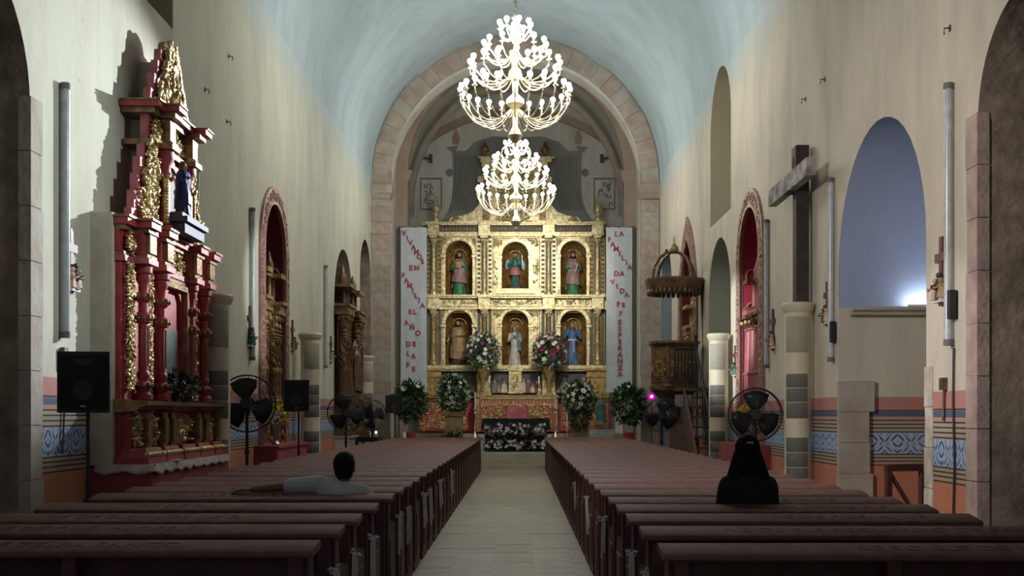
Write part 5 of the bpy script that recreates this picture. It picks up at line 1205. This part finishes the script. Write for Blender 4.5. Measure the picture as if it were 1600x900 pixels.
# figure carved on the dark altar front
t, u, hc = statue('dark carved statue standing at the front of the dark brown altar', (XL+.21, 28.5, 1.755), 1.7, M_BROWN, M_BROWN, dict(arms=A_UP, mz=.3), PI/2)
# masonry tables in front of the niches
for (lab, x0, x1, y0, y1, m) in (('red masonry table below the twisted-column niche altar', XL, -3.97, 18.9, 21.6, M_MASON), ('red masonry table below the pink-column niche altar', 3.80, XR, 19.0, 21.9, M_MASON),
                                 ('dark masonry table below the dark brown carved altar', XL, -3.98, 27.0, 30.4, M_STONE2), ('red masonry table behind the pulpit foot', 3.80, XR, 26.6, 29.8, M_MASON)):
    o = MB().box(x0, x1, y0, y1, 0, 1.0).box(x0, x1+.03*(x0 < 0), y0-.02, y1+.02, 1.0, 1.045).build('masonry_table', m, None, 0); tag(o, lab, 'altar table')

def yellow_vase(label, loc, m=M_STEEL, h=.36, r=.09, n=24):
    bouquet(label, loc, (0, 0, h+.14), .19, .16, n, [M_YELLOW, M_YELLOW, M_WHITEF], 70, sum(map(ord, label)), leafm=M_LEAFL, ls=.11, fr=.10, name='flower_vase',
            stand=lambda t: MB().lathe([(r*.8, 0), (r*.85, .02), (r*.4, .07), (r*.5, .12), (r*.9, h*.75), (r*1.1, h), (r*.9, h-.01), (r*.4, h*.5)], 16).build('vase', m, t))
yellow_vase('silver vase of yellow and white flowers on the masonry table of the twisted-column altar', (-4.12, 19.5, 1.045))
yellow_vase('vase of yellow flowers on the masonry table seen through the fan by the cross', (3.93, 19.6, 1.045))
yellow_vase('vase of yellow flowers on the low dark table before the dark brown altar', (-3.74, 28.5, 1.008))
yellow_vase('small vase with yellow flowers on the masonry table behind the pulpit', (3.95, 27.4, 1.045), n=6)
bouquet('small dark green plant with pink blooms below the picture in the red retablo', (-3.87, 13.15, 1.725), (0, 0, .14), .17, .16, 8, [M_PURPLE, M_MAGENTA, M_WHITEF], 200, 77, ls=.09, fr=.04, name='potted_plant', stand=pot(M_BROWN, .08, .1))
# ------------------------------------------------------------------ cream column loudspeakers along the walls
CSP = {}
def column_speaker(label, side, Yc, ztop=3.12, X=None):
    t = thing('column_speaker', label, 'loudspeaker', (X if X is not None else side*3.93, Yc, 0.008), 0, 'cream column loudspeakers along the walls')
    if not CSP:
        r = .185
        CSP['body'] = MB().lathe([(r*1.05, 0), (r*1.05, .1), (r, .12), (r, 2.98), (r*1.08, 3.0), (r*1.22, 3.05), (r*1.25, 3.09), (r*1.1, 3.12), (0, 3.12)], 28).mesh('body', M_SPKCREAM)
        def panel(z0, z1, m): return MB().lathe([(r+.002, z0), (r+.010, z0+.012), (r+.010, z1-.012), (r+.002, z1)], 12, (0, 0, 0), 1, 1, None, None, -PI/2-.85, -PI/2+.85).mesh('panel', m)
        CSP['upper_grille'] = panel(2.42, 2.98-.06, M_GRILLE2)
        for i, (a, b) in enumerate(((1.93, 2.12), (1.73, 1.92), (1.50, 1.72))): CSP['grille%d' % i] = panel(a, b, M_GRILLE)
        for i, (a, b) in enumerate(((1.03, 1.23), (.82, 1.02), (.6, .81))): CSP['lower%d' % i] = panel(a, b, M_GRILLE)
    for n, me in CSP.items(): inst({'b': 'body', 'u': 'upper_grille', 'g': 'grille', 'l': 'lower_grille'}[n[0]], me, t, (0, 0, 0), (0, 0, (.35 if side < 0 else -.35)) if n != 'body' else (0, 0, 0))
    return t
column_speaker('cream column loudspeaker beside the far end of the tall red retablo', -1, 15.0, X=-3.95)
column_speaker('cream column loudspeaker behind the small loudspeaker by the twisted-column altar', -1, 22.2, X=-4.02)
column_speaker('cream column loudspeaker nearest the chancel, just past the dark brown altar', -1, 30.9, X=-4.1)
column_speaker('cream column loudspeaker directly below the big wooden cross', 1, 16.2, X=3.92)
column_speaker('brightly lit cream column loudspeaker beside the pulpit stairs', 1, 22.4, X=3.88)

# ------------------------------------------------------------------ pedestal fans
FAN = {}
def fan(label, X, Y, zc, d=.76, yaw=0., pitch=0.):
    R_ = d/2
    t = thing('pedestal_fan', label, 'fan', (X, Y, 0.008), 0, 'black pedestal fans along the sides')
    MB().lathe([(.128, 0), (.128, .03), (.07, .05), (.03, .07)], 20).build('base', M_FANMET, t); MB().cyl((0, 0, .05), (0, 0, zc-.1), .022).cyl((0, 0, zc*.6), (0, 0, zc*.6+.06), .034).build('pole', M_FANMET, t)
    h = link(bpy.data.objects.new('fan_head', None), t); h.location = (0, 0, zc); h.rotation_euler = (pitch, 0, yaw)
    g = MB()
    for r_ in (R_, ): g.tube([(r_*math.cos(a), -.05, r_*math.sin(a)) for a in [2*PI*i/40 for i in range(40)]], .012, 6, True)
    g.tube([(R_*math.cos(a), .06, R_*math.sin(a)) for a in [2*PI*i/40 for i in range(40)]], .007, 5, True)
    g.build('guard_ring', M_BLACK, h)
    w_ = MB()
    for s_ in (-1, 1):
        for i in range(48):
            a = 2*PI*i/48; w_.tube([(.06*math.cos(a), s_*.10-.02, .06*math.sin(a)), (R_*.6*math.cos(a+.12), s_*.095-.02, R_*.6*math.sin(a+.12)), (R_*math.cos(a+.2), s_*.05, R_*math.sin(a+.2))], .0022, 3)
        for q in (.35, .68): w_.tube([(R_*q*math.cos(a), s_*.10-.02, R_*q*math.sin(a)) for a in [2*PI*i/28 for i in range(28)]], .003, 3, True)
    w_.build('guard_wires', M_FANMET, h, 0, kind='stuff')
    MB().cyl((0, -.13, 0), (0, -.10, 0), .075, .08, 20).cyl((0, -.03, 0), (0, .02, 0), .06, .06, 16).build('hub', M_BLACK, h)
    MB().cyl((0, .05, 0), (0, .26, 0), .10, .075, 18).box(-.03, .03, .04, .14, -.16, 0).build('motor', M_BLACK, h)
    for i in range(3):
        a = PI/2+2*PI*i/3+yaw; vs = []
        for rr_, wd in ((.06, .35), (R_*.35, .66), (R_*.65, .68), (R_*.92, .55)):
            for f in (-1, -.3, .3, 1): vs.append((rr_*math.cos(a+f*wd), .02*f-.005, rr_*math.sin(a+f*wd)))
        fs = [(4*j+k, 4*j+k+1, 4*j+k+5, 4*j+k+4) for j in range(3) for k in range(3)]
        b = MB().add(vs, fs).build('blade', M_FANMET, h); m_ = b.modifiers.new('t', 'SOLIDIFY'); m_.thickness = .006
    return t
fan('large pedestal fan beside the cream column loudspeaker of the tall red retablo', -3.66, 15.5, 1.70, .76, .15)
fan('large pedestal fan behind the person with long hair', 3.38, 16.5, 1.55, .76, -.05)
fan('pedestal fan before the dark brown altar, nearer of the two there', -3.5, 23.3, 1.59, .75, .25)
fan('pedestal fan before the dark brown altar, farther of the two there', -3.5, 27.5, 1.53, .72, .75)
fan('pedestal fan under the pulpit', 3.09, 24.9, 1.53, .72, -.2)

# ------------------------------------------------------------------ loudspeakers on stands
def pa(label, X, Y, zb, w_, h, d=.36, yaw=0., lean=0.):
    t = thing('loudspeaker', label, 'loudspeaker', (X, Y, 0.008), yaw)
    MB().prism([(-w_/2, -d*.5), (w_/2, -d*.5), (w_/2*.72, d*.5), (-w_/2*.72, d*.5)], zb, zb+h, 'z').build('cabinet', M_BLACK, t, 0)
    g = MB().box(-w_/2+.02, w_/2-.02, -d*.5-.012, -d*.5, zb+.03, zb+h-.03).build('grille', mat('black_grille', (.016, .016, .018), .8, bump=.5, bs=200), t, 0)
    MB().lathe([(.10, -.004), (.085, .008), (.03, .003), (0, .006)], 18, (0, 0, 0), 1, 1, None, Matrix.Translation((-.0, -d*.5-.014, zb+h*.36)) @ Matrix.Rotation(PI/2, 4, 'X')).build('woofer', M_BLACK, g)
    MB().prism([(-.06, zb+h*.78), (.06, zb+h*.78), (.09, zb+h*.88), (-.09, zb+h*.88)], -d*.5-.016, -d*.5-.01).build('horn', M_FANMET, g, 0)
    MB().box(-.025, .025, -d*.5-.018, -d*.5-.01, zb+.05, zb+.062).build('badge', M_STEEL, g, 0)
    MB().cyl((0, 0, .12), (0, 0, zb*.62), .021).cyl((0, 0, zb*.5), (0, 0, zb), .016).build('pole', M_BLACK, t)
    MB().cyl((0, 0, zb*.44), (0, 0, zb*.52), .036).cyl((0, 0, zb*.47), (.06, 0, zb*.47), .012).build('collar', M_BLACK, t)
    for i in range(3):
        a = 2*PI*i/3+.5; MB().tube([(0, 0, zb*.4), (.14*math.cos(a), .14*math.sin(a), .015)], .014, 6).tube([(0, 0, .2), (.088*math.cos(a), .088*math.sin(a), zb*.4*.38)], .009, 5).build('leg', M_BLACK, t)
    return t
pa('large black loudspeaker on a stand in front of the tall red retablo', -3.78, 10.1, 1.57, .44, .53, yaw=.12, d=.3)
pa('small black loudspeaker on a stand before the twisted-column niche altar', -3.52, 18.4, 1.60, .40, .50)
pa('black loudspeaker on a stand below the VIVAMOS banner', -3.44, 31.9, 1.58, .48, .50)

# ------------------------------------------------------------------ wall fittings
def wallp(side, px): Xw = XL if side < 0 else XR; return Xw, abs(Xw)*FPX/abs(px-PX)
def zat(py, Y): return EYE+(PY-py)*Y/FPX
TL = [(-1, 94, 130, 528, 'beside the dark opening, red retablo side'), (-1, 390, 325, 563, 'just before the twisted-column niche altar'), (-1, 506, 415, 575, 'before the dark brown altar'), (-1, 301, 262, 470, 'at the far end of the tall red retablo'),
      (1, 1490, 130, 540, 'beside the dark opening, cross side'), (1, 1304, 278, 565, 'between the big cross and the blue recess'), (1, 1202, 343, 575, 'just before the pink-column niche altar')]
for side, px, a, b, lab in TL:
    Xw, Y = wallp(side, px); zb, zt = zat(b, Y), zat(a, Y)
    t = thing('tube_light', 'long upright tube light on the wall %s' % lab, 'tube light', (Xw-side*.05, Y, zb), 0, 'unlit tube lights on the nave walls')
    MB().cyl((0, 0, .04), (0, 0, zt-zb-.04), .042, n=12).build('tube', M_TUBE, t)
    MB().box(-.02, .055, -.02, .02, .0, zt-zb) .build('batten', M_STEEL, t, 0).scale = (side, 1, 1)
    for z in (0, zt-zb-.06): MB().cyl((0, 0, z), (0, 0, z+.06), .047, n=12).build('end_cap', M_GRILLE, t)
    if px in (390, 1490, 1304):
        MB().box(-.03, .03, -.04, .04, .25, .52).build('control_box', M_BLACK, t, 0).location = (-side*.0, -.085 if side > 0 else -.085, 0)
CRX = [(-1, 108, 357, 460, 'beside the nearest tube light, red retablo side'), (-1, 389, 478, 545, 'just before the twisted-column altar'), (-1, 456, 500, 550, 'just past the twisted-column altar'), (-1, 516, 525, 568, 'just before the dark brown altar'),
       (1, 1474, 370, 478, 'beside the nearest tube light, cross side'), (1, 1294, 440, 510, 'between the big cross and the blue recess'), (1, 1209, 483, 548, 'just before the pink-column altar'), (1, 1150, 540, 590, 'just past the pink-column altar')]
CM = {}
if not CM:
    CM['cross'] = MB().box(-.035, .035, -.03, .0, 0, .64).box(-.13, .13, -.035, -.002, .41, .49).mesh('cross', mat('reddish_wood', (.16, .06, .05), .5, col2=(.1, .035, .03)), 0)
for i, (side, px, a, b, lab) in enumerate(CRX):
    Xw, Y = wallp(side, px); zb, zt = zat(b, Y), zat(a, Y); s_ = (zt-zb)/.64
    t = thing('station_crucifix', 'small wooden wall crucifix with carved figures %s' % lab, 'crucifix', (Xw, Y, zb), PI/2 if side < 0 else -PI/2, 'small crucifixes along the nave walls'); t.scale = (s_,)*3
    inst('cross', CM['cross'], t)
    rs = random.Random(i); mb = MB()
    for (x, z, hh, m) in ((-.06, .06, .2, 0), (.03, .05, .26, 1), (.09, .07, .18, 2)):
        f = MB().lathe([(.055, 0), (.05, .05), (.035, hh*.55), (.045, hh*.68), (.02, hh*.76)], 8, (x, -.05, z), 1, .8); f.ball((x, -.055, z+hh*.88), .028, 8, 5)
        f.tube([(x-.04, -.06, z+hh*.62), (x-.06, -.1, z+hh*.45), (x+.0, -.12, z+hh*.5)], .012, 5)
        f.build('relief_figure', (M_SKINP, robe['teal'], robe['tan'], M_SKINP)[(m+i) % 4] if m != 1 else robe['brown'], t)
    MB().box(-.10, .11, -.07, .0, .03, .07).build('relief_base', M_CLOTH, t, 0)

# big weathered cross on the right wall
Xw = XR; Y = 16.35
t = thing('wall_cross', 'big dark wooden cross with whitish weathered beam mounted above the column loudspeaker', 'cross', (Xw-.04, Y, zat(476, Y)), -PI/2)
zt = zat(229, Y)-zat(476, Y)
M_OLDW = mat('old_dark_wood', (.05, .038, .03), .7, col2=(.03, .022, .018), ns=8, bump=.4, bs=30)
MB().box(-.105, .105, -.2, -.02, 0, zt).build('upright', M_OLDW, t, 0)
zc = zat(287, Y)-zat(476, Y)
MB().box(-1.16, 1.16, -.32, -.2, zc-.12, zc+.12).build('beam', mat('weathered_beam', (.50, .49, .46), .85, col2=(.12, .10, .085), ns=5, bump=.5, bs=20), t, 0)
MB().box(-.11, .11, -.215, -.2, zt-.36, zt-.02).ball((0, -.21, zt-.22), (.06, .03, .09), 10, 6).build('plaque', mat('plaque_wood', (.16, .13, .10), .8), t, 0)
MB().box(-.11, .11, -.33, -.2, zc-.14, zc-.121).build('cleat', M_OLDW, t, 0)
# iron stubs, hooks and holes in the plaster
rs = random.Random(9)
for side, px, py, lab in ((-1, 320, 140, 'small iron hook high beside the tip of the red retablo'), (-1, 354, 190, 'small iron hook past the tip of the red retablo, lower one'), (-1, 357, 88, 'tiny nail high on the wall past the red retablo'), (1, 1485, 44, 'small iron bracket high above the nearest tube light'),
                          (1, 1289, 124, 'small round socket high above the big cross'), (1, 1259, 155, 'small socket above the big cross, lower one')):
    Xw, Y = wallp(side, px); z = zat(py, Y)
    o = MB().tube([(0, 0, 0), (-side*.06, 0, .0), (-side*.06, 0, -.06)], .008, 6).box(-.01, .01, -.018, .018, -.03, .03).build('wall_hook', M_OLDW, None, 0, loc=(Xw, Y, z)); tag(o, lab, 'hook')
o = MB().tube([(0, 0, 0), (.0, .02, -.5), (.0, -.02, -1.1), (0, .03, -1.9)], .011, 5).build('wall_cable', M_BLACK, None, loc=(XR-.02, 10.95, 2.2)); tag(o, 'thin black cable hanging down the wall below the nearest tube light', 'cable')
o = MB().box(-.03, .02, -.05, .05, 0, .12).tube([(0, 0, 0), (.0, .02, -.3)], .015, 5).build('wall_socket', M_BROWN, None, 0, loc=(XR-.02, 11.2, 1.80)); tag(o, 'small brown wall socket above the dado near the dark opening, cross side', 'socket')
o = MB().tube([(0, 0, 0), (.0, .02, -.5), (.0, -.02, -.9)], .011, 5).box(-.01, .03, -.05, .05, -.1, .1).build('wall_cable', M_GRILLE, None, 0, loc=(XL+.02, 10.95, 2.1)); tag(o, 'grey cable and box below the nearest tube light, red retablo side', 'cable')

# ------------------------------------------------------------------ pulpit with canopy and stairs
PU = thing('pulpit', 'dark carved polygonal wooden pulpit with canopy and railed stairs', 'pulpit', (3.50, 26.0, 0.008))
def octa(r, z, n=8): return [(r*math.cos(2*PI*(i+.5)/n), r*math.sin(2*PI*(i+.5)/n), z) for i in range(n)]
def oct_lathe(mb, prof): return mb.lathe(prof, 8, (0, 0, 0), 1, 1, None, Matrix.Rotation(PI/8, 4, 'Z'))
oct_lathe(MB(), [(.12, 1.45), (.14, 1.6), (.30, 1.85), (.50, 2.06), (.57, 2.10), (.57, 2.16)]).build('corbel', M_BROWN, PU, 20)
oct_lathe(MB(), [(.50, 2.16), (.50, 3.08)]).build('body', M_BROWN, PU, 0)
oct_lathe(MB(), [(.57, 2.14), (.57, 2.2), (.52, 2.22), (.5, 2.22)]).build('lower_rail', M_BROWNG, PU, 0)
oct_lathe(MB(), [(.5, 3.06), (.53, 3.08), (.60, 3.14), (.60, 3.19), (.48, 3.19), (.44, 3.1)]).build('top_rail', M_BROWNG, PU, 0)
pm = MB().box(-.16, .16, -.015, .02, 0, .72).box(-.12, .12, -.03, .0, .06, .66).mesh('panel', M_BROWNG, 0)
pc_ = MB(); carve(pc_, -.09, .09, .1, .6, -.03, 26, rq, .03, .05); pc_ = pc_.mesh('panel_carving', M_GOLDD)
for i in range(8):
    a = 2*PI*i/8; p = inst('panel', pm, PU, (.462*math.cos(a), .462*math.sin(a), 2.28), (0, 0, a+PI/2)); inst('panel_carving', pc_, p, kind='stuff')
pb = MB().lathe([(.03, 0), (.04, .1), (.028, .3), (.04, .6), (.03, .84)], 8).mesh('corner_colonnette', M_BROWNG)
for i in range(8):
    a = 2*PI*(i+.5)/8; inst('corner_colonnette', pb, PU, (.5*math.cos(a), .5*math.sin(a), 2.22))
MB().frus(.1, .0, 0, .12, .32, .3, .30, .28).frus(.1, 0, .12, 1.4, .22, .2, .24, .22).frus(.1, 0, 1.4, 1.5, .26, .24, .30, .28).build('pedestal', mat('brownish_plaster', (.22, .13, .10), .8, bump=.3), PU, 0)
# canopy
oct_lathe(MB(), [(.55, 4.32), (.62, 4.36), (.66, 4.5), (.68, 4.56), (.68, 4.60), (.5, 4.62), (.1, 4.66)]).build('canopy', M_BROWN, PU, 0)
mb = MB()
for i in range(8):
    p, q = Vector(octa(.60, 4.30)[i]), Vector(octa(.60, 4.30)[(i+1) % 8])
    for j in range(4):
        c_ = p.lerp(q, (j+.5)/4); mb.ball(c_, (.05, .05, .075), 6, 4)
mb.build('canopy_fringe', M_BROWN, PU, kind='stuff')
MB().cyl((.62, 0, 4.4), (.70, 0, 2.2), .03).build('canopy_post', M_BROWN, PU)
for i in range(4):
    a = 2*PI*(i+.5)/4-.25; MB().tube([((.60*math.cos(t_))*math.cos(a), (.60*math.cos(t_))*math.sin(a), 4.6+.62*math.sin(t_)) for t_ in [PI/2*j/10 for j in range(11)]], [.045-.002*j for j in range(11)], 6).build('crown_rib', M_BROWN, PU)
MB().lathe([(.05, 5.18), (.10, 5.24), (.105, 5.30), (.07, 5.36), (.02, 5.40), (.015, 5.56), (0, 5.57)], 12).build('crown_finial', M_GOLDD, PU)
# stairs run along the wall towards the camera
NS = 9
for i in range(NS):
    f = i/NS; MB().box(.10, .66, -.62-.32*(i+1), -.62-.32*i, 1.9-.21*i, 1.94-.21*i).build('step', M_BROWN, PU, 0)
MB().prism([(-.40, 2.14), (-.40, 1.80), (-.8, 1.5), (-2.7, -.0), (-3.6, 0), (-3.6, .12), (-1.0, 2.12)], .06, .10, 'x').build('stair_side', mat('stair_side_paint', (.15, .085, .08), .6, col2=(.10, .055, .05)), PU, 0)
MB().prism([(-.45, 2.14), (-.45, 1.85), (-3.5, -.0), (-3.6, 0), (-3.6, .12), (-1.0, 2.12)], .62, .66, 'x').build('stair_side', M_BROWN, PU, 0)
MB().box(-.10, .66, -1.0, -.4, 2.06, 2.14).build('landing', M_BROWN, PU, 0)
MB().tube([(-.12, -.98, 2.98), (.30, -.98, 2.98), (.34, -1.0, 2.98), (.34, -3.5, .98)], .03, 6).tube([(.34, -1.0, 2.14), (.34, -1.0, 3.2)], .035, 6).tube([(.34, -3.5, .0), (.34, -3.5, 1.1)], .035, 6).ball((.34, -1.0, 3.24), .05, 8, 5).build('handrail', M_BLACK, PU)
for i in range(6): MB().lathe([(.018, 2.14), (.026, 2.4), (.014, 2.6), (.022, 2.8), (.014, 2.98)], 6, (-.12+.075*i, -.98, 0)).build('baluster', M_BLACK, PU)
for i in range(8):
    y = -1.3-.28*i; z = 2.98-(.28*(i+1.1))*.8; MB().cyl((.34, y, z-.86 if z > .9 else 0), (.34, y, z), .014, n=6).build('baluster', M_BLACK, PU)
MB().box(-.12, .24, -1.02, -1.0, 1.72, 1.98).build('notice_board', mat('grey_notice', (.34, .31, .33), .7), PU, 0)
# magenta lamp near the pulpit
x, y, z = pw(1018, 620, 30.5)
t = thing('colour_lamp', 'small lamp glowing magenta on a pole near the pulpit', 'lamp', (x, y, 0.008))
MB().cyl((0, 0, 0), (0, 0, z-.06), .012).lathe([(.12, 0), (.12, .02), (.02, .04)], 14).build('pole', M_FANMET, t); MB().box(-.09, .09, -.02, .08, z-.09, z+.09).build('housing', mat('magenta_case', (.35, .01, .28), .4, emit=(.8, 0, .6), es=.35), t, 0)
MB().ball((0, -.03, z), .035, 10, 6).build('lens', mat('magenta_glow', (1, .2, .9), emit=(1., .25, .95), es=14.), t)
# table by the dark altar, with a small light
TB = thing('side_table', 'low dark side table beside the far pedestal fan, with a tiny light on it', 'table', (-3.67, 28.35, .008))
MB().box(-.25, .25, -.4, .4, .88, 1.0).build('table_top', M_BLACK, TB, 0)
for sx in (-.2, .2):
    for sy in (-.34, .34): MB().frus(sx, sy, 0, .88, .03, .03, .035, .035).build('leg', M_WHITE if sx < 0 else M_BLACK, TB, 0)
t = thing('votive_candle', 'small glowing votive candle on the low dark side table', 'candle', (-3.50, 28.2, 1.008))
MB().lathe([(.04, 0), (.045, .09), (.03, .09)], 12).build('cup', M_WHITE, t); MB().ball((0, 0, .11), (.018, .018, .035), 8, 6).build('flame', mat('flame', (1, .9, .7), emit=(1, .9, .75), es=30.), t)
o = MB().box(-.13, .13, -.08, .08, 0, .13).build('cardboard_box', M_WOODP, None, 0, loc=(-3.76, 28.1, 1.008)); tag(o, 'small tan box on the low dark side table', 'box')
t = thing('pillar_candle', 'white pillar candle in a stand near the front pew, VIVAMOS banner side', 'candle', (-3.15, 31.6, .008)); MB().lathe([(.12, 0), (.12, .03), (.03, .06), (.03, .78), (.09, .82), (.06, .83)], 12).build('stand', M_RED, t); MB().lathe([(.05, .83), (.05, 1.06), (0, 1.07)], 12).build('candle', M_WHITEF, t)
# odds and ends in the recesses at right
BN = thing('kneeler_frame', 'plain wooden bench rail leaning in the blue arched recess', 'bench', (4.55, 13.0, 0.008), .35)
MB().box(-.50, .50, -.03, .03, .92, 1.0).build('rail', M_WOOD, BN, 0)
for x in (-.46, 0, .46): MB().box(x-.03, x+.03, -.03, .03, 0, .92).build('leg', M_WOOD, BN, 0)
MB().tube([(-.44, 0, .9), (-.12, 0, .45), (-.02, 0, .1)], .03, 4).box(-.5, .5, -.25, .0, .40, .44).build('brace', M_WOOD, BN, 0)
DK = thing('desk', 'dark wooden desk in the dark opening beyond the last pew, cross side', 'table', (4.72, 9.5, 0.008))
MB().box(-.42, .42, -.35, .35, .74, .78).build('desk_top', M_OLDW, DK, 0); MB().box(-.38, .38, -.3, .3, .1, .74).build('cabinet', M_OLDW, DK, 0)
for x in (-.34, .34):
    for y in (-.26, .26): MB().box(x-.03, x+.03, y-.03, y+.03, 0, .1).build('leg', M_OLDW, DK, 0)
# small dark bag left by the aisle
blob('bag', [('e', (0, 0, .16), (.17, .10, .16)), ('c', (-.12, 0, .06), (.12, 0, .06), .07, .07)], .012, M_BLACK, None, None, 2)
o = bpy.data.objects['bag']; o.scale = (1.3, 1.2, 1.35); o.location = (-1.56, 35.3, .424); o.name = 'shoulder_bag'; tag(o, 'dark rounded bag on the step at the front of the VIVAMOS side pews', 'bag')
SC.cycles.use_denoising = True
